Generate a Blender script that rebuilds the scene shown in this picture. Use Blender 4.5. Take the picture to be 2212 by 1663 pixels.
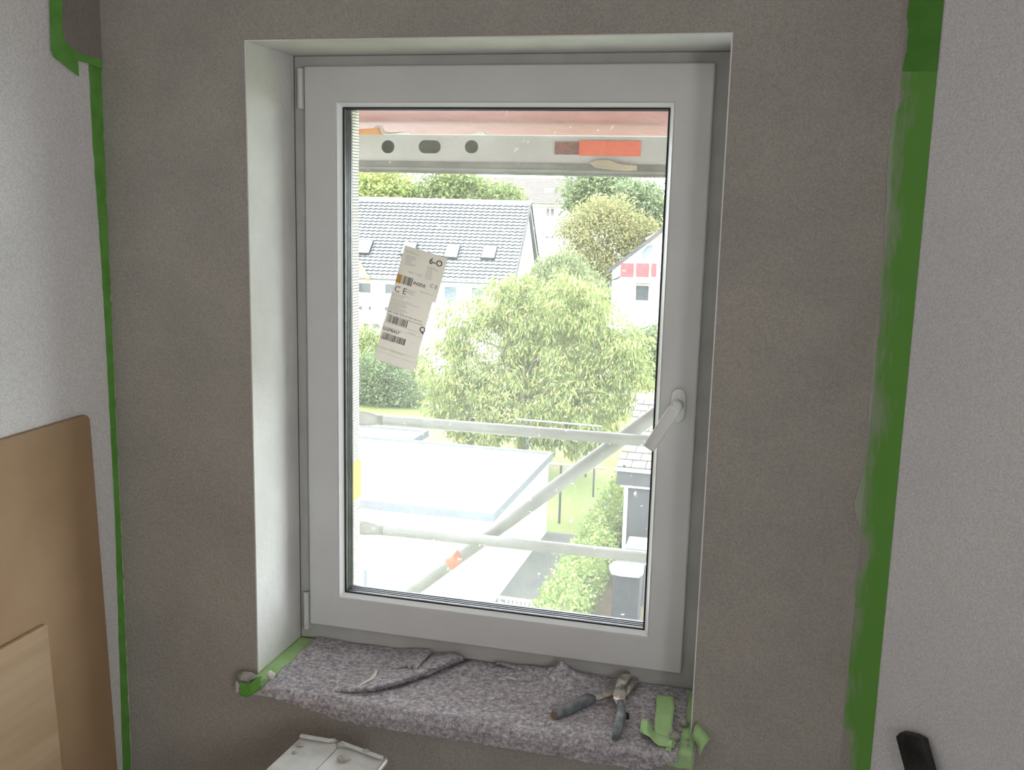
import bpy, bmesh, math, random
import numpy as np
from mathutils import Vector, Matrix, noise as mnoise
for o in list(bpy.data.objects): bpy.data.objects.remove(o)
scene = bpy.context.scene
COL = scene.collection
rnd = random.Random(7)

# ------------------------------------------------------------------ camera
ZB = .80                      # height of the sash's lower edge above the floor
F, RX, RY, RZ = 2228.7, -.1776, -.0246, .2539
CP = np.array([1.0019, -2.0579, .9737 + ZB])
def rot(a, ax):
    c, s = math.cos(a), math.sin(a)
    return {0: np.array([[1,0,0],[0,c,-s],[0,s,c]]), 1: np.array([[c,0,s],[0,1,0],[-s,0,c]]), 2: np.array([[c,-s,0],[s,c,0],[0,0,1]])}[ax]
CM = rot(RZ, 2) @ rot(RX, 0) @ rot(RY, 1)
def at(px, py, x=None, y=None, z=None):
    """point of the place seen at a pixel, on the plane x=, y= or z="""
    r = CM @ np.array([(px-1106)/F, 1, -(py-831.5)/F])
    if x is not None: t = (x-CP[0])/r[0]
    elif y is not None: t = (y-CP[1])/r[1]
    else: t = (z-CP[2])/r[2]
    return Vector(CP + t*r)
cam = bpy.data.objects.new('camera', bpy.data.cameras.new('camera'))
COL.objects.link(cam)
m = Matrix.Identity(4)
for i in range(3):
    m[i][0] = CM[i,0]; m[i][1] = CM[i,2]; m[i][2] = -CM[i,1]; m[i][3] = CP[i]
cam.matrix_world = m
cam.data.sensor_width = 36; cam.data.lens = F/2212*36
cam.data.clip_start = .02; cam.data.clip_end = 500
scene.camera = cam
scene.view_settings.view_transform = 'Standard'
try: scene.view_settings.look = 'None'
except Exception: pass
scene.view_settings.gamma = 1; scene.view_settings.use_curve_mapping = False
scene.view_settings.exposure = 0.0

# ------------------------------------------------------------------ sky and light
world = bpy.data.worlds.new('overcast_sky'); scene.world = world
world.use_nodes = True
bg = world.node_tree.nodes['Background']
bg.inputs[0].default_value = (.93, .97, 1.0, 1); bg.inputs[1].default_value = 13.0
def area(name, loc, rotv, sx, sy, power, col):
    l = bpy.data.lights.new(name, 'AREA'); l.shape = 'RECTANGLE'; l.size = sx; l.size_y = sy
    l.energy = power; l.color = col
    o = bpy.data.objects.new(name, l); COL.objects.link(o); o.location = loc; o.rotation_euler = rotv
    return o
# added fill lamp, set in a made-up doorway in the unseen right-hand wall
area('doorway_fill', (1.86, -2.65, 1.60), (math.radians(90), 0, math.radians(90)), .80, .85, 27.0, (1, .97, .94))

# ------------------------------------------------------------------ materials
def lin(c): return tuple(((v/255+.055)/1.055)**2.4 if v > 10 else v/255/12.92 for v in c)
MATS = {}
OUT = .74        # outdoor colours darkened to offset the stronger sky
OUTDOOR = {'galvanised_steel','beam_steel','dark_galvanised_steel','red_plywood','zinc_edge','orange_sticker','worn_sticker','dark_window_glass','pale_blind','dark_grey_paint','lawn_grass','paving','leaf_litter',
 'grey_roof_tile','pale_roof_tile','shed_tiles','tan_tape','orange_wood','bin_grey','dark_green_metal','pale_bar','pale_bar2','washing_line','blue_lid','green_lid','mossy_ridge','red_balcony_panel','pinkish_shutter','bluish_glass','grey_roof','grey_verge','house_gutter','pale_ridge','orange_fascia','skylight_frame','greyed_glass','brown_gutter','tan_soffit','yellow_foam'}
def mat(name, c1, c2=None, scale=20, rough=.7, bump=0, bscale=None, metallic=0, detail=6, coord='Object', stretch=None, spec=.3, lo=.35, hi=.65):
    if name in MATS: return MATS[name]
    if name in OUTDOOR: c1 = tuple(v*OUT for v in c1); c2 = tuple(v*OUT for v in c2) if c2 is not None else None
    mt = bpy.data.materials.new(name); mt.use_nodes = True
    nt = mt.node_tree; N = nt.nodes; L = nt.links
    b = N['Principled BSDF']; b.inputs['Roughness'].default_value = rough; b.inputs['Metallic'].default_value = metallic
    b.inputs['Specular IOR Level'].default_value = spec
    b.inputs['Base Color'].default_value = (*c1, 1)
    tc = N.new('ShaderNodeTexCoord'); src = tc.outputs[coord]
    if stretch:
        mp = N.new('ShaderNodeMapping'); mp.inputs['Scale'].default_value = stretch; L.new(src, mp.inputs[0]); src = mp.outputs[0]
    if c2 is not None:
        n = N.new('ShaderNodeTexNoise'); n.inputs['Scale'].default_value = scale; n.inputs['Detail'].default_value = detail
        L.new(src, n.inputs['Vector'])
        r = N.new('ShaderNodeValToRGB'); r.color_ramp.elements[0].position = lo; r.color_ramp.elements[1].position = hi
        r.color_ramp.elements[0].color = (*c1, 1); r.color_ramp.elements[1].color = (*c2, 1)
        L.new(n.outputs[0], r.inputs[0]); L.new(r.outputs[0], b.inputs['Base Color'])
    if name in ('grey_plaster','white_wall_paint','dark_plaster'):
        sn_ = N.new('ShaderNodeTexNoise'); sn_.inputs['Scale'].default_value = 330; sn_.inputs['Detail'].default_value = 3; L.new(src, sn_.inputs['Vector'])
        sm_ = N.new('ShaderNodeMapRange'); sm_.inputs[1].default_value = .3; sm_.inputs[2].default_value = .7; sm_.inputs[3].default_value = .85; sm_.inputs[4].default_value = 1.15; L.new(sn_.outputs[0], sm_.inputs[0])
        vm_ = N.new('ShaderNodeVectorMath'); vm_.operation = 'SCALE'; L.new(r.outputs[0], vm_.inputs[0]); L.new(sm_.outputs[0], vm_.inputs['Scale']); L.new(vm_.outputs[0], b.inputs['Base Color'])
    if bump:
        n2 = N.new('ShaderNodeTexNoise'); n2.inputs['Scale'].default_value = bscale or scale*3; n2.inputs['Detail'].default_value = 4
        L.new(src, n2.inputs['Vector'])
        bp = N.new('ShaderNodeBump'); bp.inputs['Strength'].default_value = bump; bp.inputs['Distance'].default_value = .004
        L.new(n2.outputs[0], bp.inputs['Height']); L.new(bp.outputs[0], b.inputs['Normal'])
    MATS[name] = mt; return mt

def leafmat(name, cols):
    mt = bpy.data.materials.new(name); mt.use_nodes = True
    nt = mt.node_tree; N = nt.nodes; L = nt.links; N.remove(N['Principled BSDF'])
    g = N.new('ShaderNodeNewGeometry'); r = N.new('ShaderNodeValToRGB')
    e = r.color_ramp.elements
    while len(e) < len(cols): e.new(.5)
    cols = [tuple(OUT*min(.9, v*.92+.012+.12*(sum(c)/3)) for v in c) for c in cols]
    for i, c in enumerate(cols): e[i].position = i/(len(cols)-1); e[i].color = (*c, 1)
    L.new(g.outputs['Random Per Island'], r.inputs[0])
    d = N.new('ShaderNodeBsdfDiffuse'); t = N.new('ShaderNodeBsdfTranslucent'); mx = N.new('ShaderNodeMixShader'); mx.inputs[0].default_value = .4
    L.new(r.outputs[0], d.inputs[0]); L.new(r.outputs[0], t.inputs[0]); L.new(d.outputs[0], mx.inputs[1]); L.new(t.outputs[0], mx.inputs[2])
    L.new(mx.outputs[0], N['Material Output'].inputs[0])
    return mt

def glassmat(name, dust):
    mt = bpy.data.materials.new(name); mt.use_nodes = True
    nt = mt.node_tree; N = nt.nodes; L = nt.links; N.remove(N['Principled BSDF'])
    tr = N.new('ShaderNodeBsdfTransparent'); gl = N.new('ShaderNodeBsdfGlossy'); gl.inputs['Roughness'].default_value = .02
    tr.inputs[0].default_value = (.98, .99, .985, 1)
    mx = N.new('ShaderNodeMixShader'); lw = N.new('ShaderNodeLayerWeight'); lw.inputs[0].default_value = .5
    pw = N.new('ShaderNodeMath'); pw.operation = 'POWER'; pw.inputs[1].default_value = 5; L.new(lw.outputs['Facing'], pw.inputs[0])
    fr_ = N.new('ShaderNodeMath'); fr_.operation = 'MULTIPLY_ADD'; fr_.inputs[1].default_value = .9; fr_.inputs[2].default_value = .02; L.new(pw.outputs[0], fr_.inputs[0])
    L.new(fr_.outputs[0], mx.inputs[0]); L.new(tr.outputs[0], mx.inputs[1]); L.new(gl.outputs[0], mx.inputs[2])
    out = mx.outputs[0]
    if dust:
        tl = N.new('ShaderNodeBsdfTranslucent'); tl.inputs[0].default_value = (.95, .95, .93, 1)
        tc = N.new('ShaderNodeTexCoord'); n = N.new('ShaderNodeTexNoise'); n.inputs['Scale'].default_value = 7; n.inputs['Detail'].default_value = 8
        n.inputs['Roughness'].default_value = .7
        mp = N.new('ShaderNodeMapping'); mp.inputs['Rotation'].default_value = (0, .6, 0); mp.inputs['Scale'].default_value = (1, 1, .35)
        L.new(tc.outputs['Object'], mp.inputs[0]); L.new(mp.outputs[0], n.inputs['Vector'])
        r = N.new('ShaderNodeMapRange'); r.inputs[1].default_value = .3; r.inputs[2].default_value = .8; r.inputs[3].default_value = dust*.85; r.inputs[4].default_value = dust*1.25
        L.new(n.outputs[0], r.inputs[0])
        v = N.new('ShaderNodeTexNoise'); v.inputs['Scale'].default_value = 90; v.inputs['Detail'].default_value = 2; L.new(tc.outputs['Object'], v.inputs['Vector'])
        r2 = N.new('ShaderNodeMapRange'); r2.inputs[1].default_value = .70; r2.inputs[2].default_value = .74; r2.inputs[3].default_value = 0; r2.inputs[4].default_value = .3
        L.new(v.outputs[0], r2.inputs[0])
        ad = N.new('ShaderNodeMath'); ad.operation = 'ADD'; L.new(r.outputs[0], ad.inputs[0]); L.new(r2.outputs[0], ad.inputs[1])
        m2 = N.new('ShaderNodeMixShader'); L.new(ad.outputs[0], m2.inputs[0]); L.new(out, m2.inputs[1]); L.new(tl.outputs[0], m2.inputs[2]); out = m2.outputs[0]
    L.new(out, N['Material Output'].inputs[0])
    return mt

PLASTER = mat('grey_plaster', (.335,.318,.285), (.375,.352,.315), 6, .95, .5, 160)
WHITEWALL = mat('white_wall_paint', (.66,.65,.66), (.71,.70,.70), 3, .9, .35, 120)
PVC = mat('white_pvc', (.63,.63,.625), (.66,.66,.655), 8, .35, spec=.5)
GASKET = mat('black_gasket', (.03,.03,.033), None, rough=.6)
SPACER = mat('dark_spacer', (.05,.055,.065), (.085,.09,.105), 30, .35, metallic=.3)
TAPE = mat('green_tape', (.11,.33,.05), (.16,.40,.085), 25, .6, .2, 60)
TAPEL = mat('light_green_tape', (.36,.56,.24), (.42,.64,.31), 25, .6, .3, 80)
CONC = mat('plaster_crumb', (.42,.40,.37), (.26,.25,.23), 60, .95, 1, 150)
STEEL = mat('worn_steel', (.55,.53,.48), (.30,.28,.24), 90, .4, .2, 200, metallic=.8)
GALV = mat('galvanised_steel', (.215,.215,.195), (.29,.29,.27), 12, .55, .1, 50, metallic=.1)
GALVB = mat('beam_steel', (.50,.51,.48), (.58,.59,.56), 5, .55, metallic=.0, detail=8)
GALVD = mat('dark_galvanised_steel', (.17,.17,.155), (.28,.28,.26), 12, .6)
ORANGE = mat('orange_sticker', (.80,.14,.07), (.85,.22,.12), 60, .5)
RUST = mat('worn_sticker', (.16,.09,.08), (.35,.12,.09), 120, .7)
REDPLY = mat('red_plywood', (.40,.13,.16), (.48,.20,.225), 25, .5, detail=9, stretch=(1,.3,1))
BOARD = mat('brown_board', (.33,.215,.12), (.38,.255,.15), 5, .6, .15, 90, detail=8)
BOARDL = mat('light_wood_board', (.40,.28,.17), (.47,.34,.22), 4, .6, .1, 90, stretch=(1,.35,6))
EXTW = mat('white_render', (.72,.72,.70), (.76,.76,.74), 2, .9)
ROOFW = mat('pale_roof_membrane', (.42,.42,.42), (.48,.48,.47), .6, .8)
ZINC = mat('zinc_edge', (.095,.107,.12), (.12,.13,.145), 6, .6)
WGLASS = mat('dark_window_glass', (.05,.06,.07), (.12,.13,.15), 2, .1, spec=.6)
CURTAIN = mat('pale_blind', (.13,.17,.21), (.17,.21,.25), 3, .6)
BARK = mat('bark', (.10,.085,.065), (.16,.14,.11), 4, .9)
DARKPAINT = mat('dark_grey_paint', (.038,.038,.043), (.055,.056,.062), 5, .7)
BLACKP = mat('black_plastic', (.012,.012,.013), (.035,.033,.03), 40, .5, .2, 90)

# ------------------------------------------------------------------ mesh building
class MB:
    def __init__(s): s.v = []; s.f = []; s.mi = []; s.uv = {}
    def add(s, vs, fs, mi=0):
        o = len(s.v); s.v += [tuple(v) for v in vs]
        for f in fs: s.f.append(tuple(i+o for i in f)); s.mi.append(mi)
        return s
    def box(s, a, b, mi=0, mtx=None):
        x0,y0,z0 = a; x1,y1,z1 = b
        vs = [(x,y,z) for z in (z0,z1) for y in (y0,y1) for x in (x0,x1)]
        if mtx is not None: vs = [mtx @ Vector(v) for v in vs]
        return s.add(vs, [(0,2,3,1),(4,5,7,6),(0,1,5,4),(2,6,7,3),(0,4,6,2),(1,3,7,5)], mi)
    def ring(s, o, i, y0, y1, yi0=None, yi1=None, mi=0):
        """rectangular frame in the XZ plane; o, i = (x0,z0,x1,z1)"""
        yi0 = y0 if yi0 is None else yi0; yi1 = y1 if yi1 is None else yi1
        def c(r): return [(r[0],r[1]),(r[2],r[1]),(r[2],r[3]),(r[0],r[3])]
        vs = [(x,y0,z) for x,z in c(o)]+[(x,yi0,z) for x,z in c(i)]+[(x,yi1,z) for x,z in c(i)]+[(x,y1,z) for x,z in c(o)]
        fs = []
        for k in range(4):
            n = (k+1) % 4
            for a in range(4):
                b = (a+1) % 4
                fs.append((a*4+k, a*4+n, b*4+n, b*4+k))
        return s.add(vs, fs, mi)
    def tube(s, pts, r, seg=12, mi=0, caps=True, sx=1, sy=1):
        pts = [Vector(p) for p in pts]; rs = r if isinstance(r, (list,tuple)) else [r]*len(pts)
        base = len(s.v); ref = None
        for i, p in enumerate(pts):
            d = (pts[min(i+1,len(pts)-1)] - pts[max(i-1,0)]).normalized()
            if ref is None: ref = d.orthogonal().normalized() if abs(d.z) > .95 else Vector((0,0,1))
            a = d.cross(ref).normalized(); b = a.cross(d).normalized(); ref = b
            for k in range(seg):
                t = 2*math.pi*k/seg
                s.v.append(tuple(p + a*math.cos(t)*rs[i]*sx + b*math.sin(t)*rs[i]*sy))
        for i in range(len(pts)-1):
            for k in range(seg):
                n = (k+1) % seg
                s.f.append((base+i*seg+k, base+i*seg+n, base+(i+1)*seg+n, base+(i+1)*seg+k)); s.mi.append(mi)
        if caps:
            s.f.append(tuple(base+k for k in reversed(range(seg)))); s.mi.append(mi)
            s.f.append(tuple(base+(len(pts)-1)*seg+k for k in range(seg))); s.mi.append(mi)
        return s
    def prism(s, poly, d, mi=0):
        """closed polygon (3-D points) pushed along vector d"""
        n = len(poly); d = Vector(d); vs = [Vector(p) for p in poly]
        vs += [v+d for v in vs]
        fs = [tuple(range(n)), tuple(reversed(range(n,2*n)))]+[(i, i+n, (i+1)%n+n, (i+1)%n) for i in range(n)]
        return s.add(vs, fs, mi)
    def grid(s, rows, mi=0):
        n = len(rows[0]); vs = [p for r in rows for p in r]
        return s.add(vs, [(j*n+i, j*n+i+1, (j+1)*n+i+1, (j+1)*n+i) for j in range(len(rows)-1) for i in range(n-1)], mi)
    def build(s, name, mats, parent=None, smooth=False, bevel=0, solid=0, subsurf=0, seg=2, origin=True):
        me = bpy.data.meshes.new(name)
        v = s.v; off = Vector((0,0,0))
        if parent is None and origin:
            a = np.array(v); off = Vector(((a[:,0].min()+a[:,0].max())/2, (a[:,1].min()+a[:,1].max())/2, a[:,2].min()))
            v = (a - np.array(off)).tolist()
        me.from_pydata(v, [], s.f); me.update()
        for mm in (mats if isinstance(mats, (list,tuple)) else [mats]): me.materials.append(mm)
        me.polygons.foreach_set('material_index', s.mi)
        bm = bmesh.new(); bm.from_mesh(me); bmesh.ops.recalc_face_normals(bm, faces=bm.faces); bm.to_mesh(me); bm.free()
        if smooth: me.polygons.foreach_set('use_smooth', [True]*len(me.polygons))
        o = bpy.data.objects.new(name, me); COL.objects.link(o); o.location = off
        if parent is not None:
            o.parent = parent; o.location = -parent_loc(parent)
        if solid:
            md = o.modifiers.new('s', 'SOLIDIFY'); md.thickness = solid; md.offset = 1
        if bevel:
            md = o.modifiers.new('b', 'BEVEL'); md.width = bevel; md.segments = seg; md.limit_method = 'ANGLE'; md.angle_limit = .6
        if subsurf:
            md = o.modifiers.new('u', 'SUBSURF'); md.levels = subsurf; md.render_levels = subsurf
        return o
def parent_loc(p):
    l = p.location.copy()
    while p.parent is not None: p = p.parent; l = l + p.location
    return l
def tag(o, label=None, cat=None, group=None, kind=None):
    if label: o['label'] = label
    if cat: o['category'] = cat
    if group: o['group'] = group
    if kind: o['kind'] = kind
    return o
def thing(name, label, cat, loc=(0,0,0), group=None, kind=None):
    o = bpy.data.objects.new(name, None); COL.objects.link(o); o.location = loc; o.empty_display_size = .1
    return tag(o, label, cat, group, kind)

# ================================================================== THE ROOM
YW = -.187                     # room face of the window wall
XL, XR = -.354, 1.167          # its corners
HX0, HX1, HZ0, HZ1 = -.0316, .8897, .735, ZB+1.2627
CEIL = 2.5
w = MB().ring((XL-.1, -.15, XR+.02, CEIL+.1), (HX0, HZ0, HX1, HZ1), YW, .10)
wf = w.build('wall_front', PLASTER, bevel=.003); tag(wf, 'grey-brown plastered wall around the window', 'wall', kind='structure')
REV = mat('daylit_reveal_white', (.66,.66,.645), (.74,.74,.72), 8, .9, .5, 70)  # paler than the wall plaster: outside light on the reveals put into the colour
w = MB().ring((HX0-.001,HZ0-.001,HX1+.001,HZ1+.001),(HX0+.0015,HZ0+.0015,HX1-.0015,HZ1-.0015), YW-.0006, .014)
tag(w.build('trim_2', REV), 'reveal lining the window opening, whitened to stand for daylight', 'window reveal', kind='structure')
# outside face of the wall: insulation with ribbed reveal
INS = mat('white_insulation', (.70,.70,.68), None, rough=.9)
def ribbed():
    nt = INS.node_tree; N = nt.nodes; L = nt.links; b = N['Principled BSDF']
    tc = N.new('ShaderNodeTexCoord'); wv = N.new('ShaderNodeTexWave'); wv.wave_type = 'BANDS'; wv.bands_direction = 'Z'; wv.inputs['Scale'].default_value = 45
    wv.inputs['Distortion'].default_value = .6
    L.new(tc.outputs['Object'], wv.inputs['Vector'])
    r = N.new('ShaderNodeValToRGB'); r.color_ramp.elements[0].color = (.22,.2,.18,1); r.color_ramp.elements[1].color = (.75,.75,.73,1); r.color_ramp.elements[0].position = .05; r.color_ramp.elements[1].position = .4
    L.new(wv.outputs[0], r.inputs[0]); L.new(r.outputs[0], b.inputs['Base Color'])
    bp = N.new('ShaderNodeBump'); bp.inputs['Strength'].default_value = .6; bp.inputs['Distance'].default_value = .01; L.new(wv.outputs[0], bp.inputs['Height']); L.new(bp.outputs[0], b.inputs['Normal'])
ribbed()
EX0 = .012
w = MB().ring((-1.6, -7.5, 2.6, 4.2), (EX0, .74, .845, 1.975), .10, .262)
tag(w.build('wall_outside', INS), 'white ribbed insulation of the outer window reveal', 'wall', kind='structure')
YEL = mat('yellow_foam', (.75,.50,.08), (.8,.6,.15), 60, .8)
w = MB().box((EX0, .185, at(765,1078,x=EX0).z), (EX0+.004, .2625, at(765,998,x=EX0).z))
tag(w.build('foam_patch', YEL), 'yellow foam patch on the outer reveal left of the glass', 'foam patch')
# left wall
w = MB().box((XL-.1, -3.45, -.1), (XL, YW, CEIL+.1))
tag(w.build('wall_left', WHITEWALL), 'white painted side wall left of the window', 'wall', kind='structure')
# right wall: a splay at 45 degrees, then straight back
w = MB().prism([(XR,YW,-.1),(1.80,YW-.633,-.1),(1.80,-2.2,-.1),(1.92,-2.2,-.1),(1.92,-.60,-.1),(XR+.1,YW+.1,-.1),(XR,YW+.1,-.1)], (0,0,CEIL+.2))
w.box((1.80,-3.45,-.1),(1.92,-3.1,CEIL+.1)).box((1.80,-3.1,2.05),(1.92,-2.2,CEIL+.1))  # gap added for the fill lamp
tag(w.build('wall_right', WHITEWALL), 'white painted wall right of the window', 'wall', kind='structure')
w = MB().box((XL-.1, -3.50, -.1), (1.92, -3.40, CEIL+.1))
tag(w.build('wall_back', WHITEWALL), 'white back wall', 'wall', kind='structure')
# unseen box added behind the doorway to shut out the sky
w = MB().box((1.92,-3.5,-.1),(3.2,-3.4,CEIL+.1)).box((1.92,-1.9,-.1),(3.2,-1.8,CEIL+.1)).box((3.1,-3.5,-.1),(3.2,-1.8,CEIL+.1)).box((1.92,-3.5,-.1),(3.2,-1.8,0)).box((1.92,-3.5,CEIL),(3.2,-1.8,CEIL+.1))
tag(w.build('wall_doorway_screen', WHITEWALL), 'white box added to shut out the sky behind the doorway', 'wall', kind='structure')
w = MB().box((XL-.1, -3.5, -.1), (1.92, YW, 0))
tag(w.build('floor', mat('screed_floor', (.30,.29,.28), (.38,.37,.35), 4, .9)), 'grey screed floor', 'floor', kind='structure')
w = MB().box((XL-.1, -3.5, CEIL), (1.92, YW, CEIL+.1))
tag(w.build('ceiling', WHITEWALL), 'white ceiling', 'ceiling', kind='structure')
# plaster lapping onto the left wall at the top
pp = [at(px,py,x=XL) for px,py in ((126,-60),(214,-60),(218,150),(196,140),(165,122),(145,108),(133,80))]
w = MB().prism(pp, (.004,0,0))
tag(w.build('trim_1', mat('dark_plaster', (.24,.215,.195), (.28,.255,.23), 8, .95, .5, 150)), 'brown plaster lapping onto the left wall at the top', 'plaster', kind='structure')

# ================================================================== THE WINDOW
WS, HS, B = .85, 1.2386, .0735
Z0, Z1 = ZB, ZB+HS
win = thing('window_1', 'white plastic tilt-and-turn window set deep in the plastered wall', 'window', (WS/2, 0, Z0), kind='structure')
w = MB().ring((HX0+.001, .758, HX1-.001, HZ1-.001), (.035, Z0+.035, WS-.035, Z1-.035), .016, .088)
w.build('window_frame', mat('grey_white_frame', (.46,.46,.44), (.52,.52,.50), 15, .6), win, bevel=.003)  # a greyer white than the sash
w = MB().ring((0, Z0, WS, Z1), (B, Z0+B, WS-B, Z1-B), 0, .060)
sash = w.build('sash', PVC, win, bevel=.0035, seg=3)
bi = B+.0085
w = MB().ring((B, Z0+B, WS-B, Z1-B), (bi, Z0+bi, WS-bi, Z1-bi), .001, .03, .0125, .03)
w.build('glazing_bead', mat('daylit_bead_white', (.93,.95,.97), None, rough=.2, spec=.5), sash, bevel=.0008)  # near-white colour stands in for outside light catching the bead
w = MB().ring((bi-.001, Z0+bi-.001, WS-bi+.001, Z1-bi+.001), (bi+.0035, Z0+bi+.0035, WS-bi-.0035, Z1-bi-.0035), .0128, .018)
w.build('gasket', GASKET, sash)
sp = bi+.003
w = MB().ring((bi-.001, Z0+bi-.001, WS-bi+.001, Z1-bi+.001), (sp, Z0+sp, WS-sp, Z1-sp), .0185, .056)
for k, yy in enumerate((.027, .036, .045)):      # ribs between the panes
    w.ring((sp-.001, Z0+sp-.001, WS-sp+.001, Z1-sp+.001), (sp+.0012, Z0+sp+.0012, WS-sp-.0012, Z1-sp-.0012), yy, yy+.002)
w.build('spacer_bar', SPACER, sash)
GL = glassmat('clear_glass', 0); GD = glassmat('dusty_glass', .06)
w = MB().box((bi-.001, .014, Z0+bi-.001), (WS-bi+.001, .0175, Z1-bi+.001))
g1 = w.build('pane', GL, sash)
w = MB().box((bi-.001, .0565, Z0+bi-.001), (WS-bi+.001, .060, Z1-bi+.001))
w.mi = [1 if k == 3 else 0 for k in range(6)]
g2 = w.build('pane', [GL, GD], sash)
# hinge covers on the left
for za, zb in ((Z1-.085, Z1-.004), (Z0-.015, Z0+.075)):
    w = MB().tube([(-.010, .004, za), (-.010, .004, zb)], .0065, 14)
    w.tube([(-.010, .004, za+(.012 if za < 1.5 else -.002)), (-.010, .004, za+(.016 if za < 1.5 else .001))], .0072, 14)
    w.box((-.0165, .004, za), (-.003, .018, zb))
    w.build('hinge_cover', PVC, win, bevel=.001)
# drain hole on frame below
# handle
hc = at(1466, 868, y=0)
rz0, rz1 = hc.z-.040, hc.z+.028
def stadium(cx, cz0, cz1, r, n=10):
    pts = []
    for k in range(n+1): a = math.pi*k/n; pts.append((cx+r*math.cos(a), cz1-r+r*math.sin(a)))
    for k in range(n+1): a = math.pi+math.pi*k/n; pts.append((cx+r*math.cos(a), cz0+r+r*math.sin(a)))
    return pts
hd = bpy.data.objects.new('window_handle', None); COL.objects.link(hd); hd.parent = win; hd.location = Vector(hc)-win.location
tag(hd, 'white lever handle turned down to the left')
w = MB().prism([(x,-.0005,z) for x,z in stadium(hc.x, rz0, rz1, .0145)], (0,-.010,0))
w.build('rosette', mat('handle_white', (.74,.74,.73)), hd, bevel=.003, seg=3)
tip = at(1401, 968, y=-.055); el = Vector((hc.x-.001, -.050, hc.z-.004))
d = (tip-el).normalized()
w = MB().tube([(hc.x,-.008,hc.z-.004), (hc.x,-.035,hc.z-.004), el+Vector((.002,.004,.002)), el+d*.008], [.0115,.0105,.0105,.0105], 16)
# lever blade, a flat rounded bar
side = d.cross(Vector((0,1,0))).normalized()
rows = []
for t, hw, th in ((-.004,.010,.009),(.006,.0130,.009),(.03,.0128,.008),(.08,.0122,.007),((tip-el).length-.003,.0118,.0065),((tip-el).length,.0108,.0055)):
    c = el + d*t; ring = []
    for k in range(16):
        a = 2*math.pi*k/16; ca, sa = math.cos(a), math.sin(a)
        ring.append(c + side*hw*math.copysign(abs(ca)**.45, ca) + Vector((0,1,0))*th*math.copysign(abs(sa)**.45, sa))
    rows.append(ring)
b0 = len(w.v)
for r_ in rows: w.v += [tuple(p) for p in r_]
for i in range(len(rows)-1):
    for k in range(16): w.f.append((b0+i*16+k, b0+i*16+(k+1)%16, b0+(i+1)*16+(k+1)%16, b0+(i+1)*16+k)); w.mi.append(0)
w.f.append(tuple(b0+k for k in range(16))); w.mi.append(0); w.f.append(tuple(b0+(len(rows)-1)*16+k for k in range(16))); w.mi.append(0)
w.build('lever', mat('handle_white', (.74,.74,.73), None, rough=.35, spec=.5), hd, smooth=True)

# sill boards
w = MB().box((HX0-.03, -.232, .732), (HX1+.012, YW-.0005, .757)).box((HX0+.002, YW-.001, .736), (HX1-.002, .0155, .757))
tag(w.build('window_sill', mat('grey_sill', (.45,.44,.42), (.52,.51,.49), 20, .7), bevel=.003), 'pale window sill board under the fleece', 'window sill')
w = MB().prism([(EX0+.002,.089,.772),(EX0+.002,.30,.762),(EX0+.002,.30,.742),(EX0+.002,.298,.742),(EX0+.002,.298,.757),(EX0+.002,.089,.767)], (.829,0,0))
tag(w.build('outer_sill', mat('white_metal_sill', (.7,.7,.7), None, rough=.4)), 'white metal sill outside the glass', 'window sill')

# ------------------------------------------------------------------ label stuck on the pane
def sheet_pt(u, v, off=0):        # on the inside face of the inner pane
    TL_, BL_ = at(875,529,y=.0135), at(811,775,y=.0135); TR_ = at(967,558,y=.0135)
    ex = (TR_-TL_); ey = (BL_-TL_)
    p = TL_ + ex*u + ey*v; p.y = .0135-.0006-off; return p
PAPER = mat('white_paper', (.70,.66,.62), (.64,.60,.57), 9, .8)
def papm():
    nt = PAPER.node_tree; N = nt.nodes; L = nt.links; b = N['Principled BSDF']; t = N.new('ShaderNodeBsdfTranslucent'); t.inputs[0].default_value = (.62,.59,.565,1)
    mx = N.new('ShaderNodeMixShader'); mx.inputs[0].default_value = .75; L.new(b.outputs[0], mx.inputs[1]); L.new(t.outputs[0], mx.inputs[2]); L.new(mx.outputs[0], N['Material Output'].inputs[0])
papm()
INK = mat('grey_print', (.10,.09,.09), None, rough=.8); INKF = mat('faint_print', (.36,.34,.33), None, rough=.8)
YELP = mat('yellow_print', (.75,.55,.15), (.75,.25,.12), 8, .8, coord='Generated', lo=.3, hi=.7)
base = sheet_pt(.5, 1)
lab = thing('glass_label', 'white printed paper label stuck slanting on the window glass', 'label', base)
eu = (sheet_pt(1,0)-sheet_pt(0,0)); ev = (sheet_pt(0,1)-sheet_pt(0,0)); LW, LH = eu.length, ev.length
eun, evn = eu.normalized(), ev.normalized()
w = MB()
def lrect(w, u0, v0, u1, v1, off, th=.0003):
    pts = [sheet_pt(u0,v0,off), sheet_pt(u1,v0,off), sheet_pt(u1,v1,off), sheet_pt(u0,v1,off)]
    w.prism(pts, (0,-th,0))
lrect(w, .0, 0, 1.0, .385, .0); lrect(w, -.02, .385, .93, .66, .0); lrect(w, -.03, .66, .93, 1.0, .0)
w.build('paper', PAPER, lab)
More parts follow.
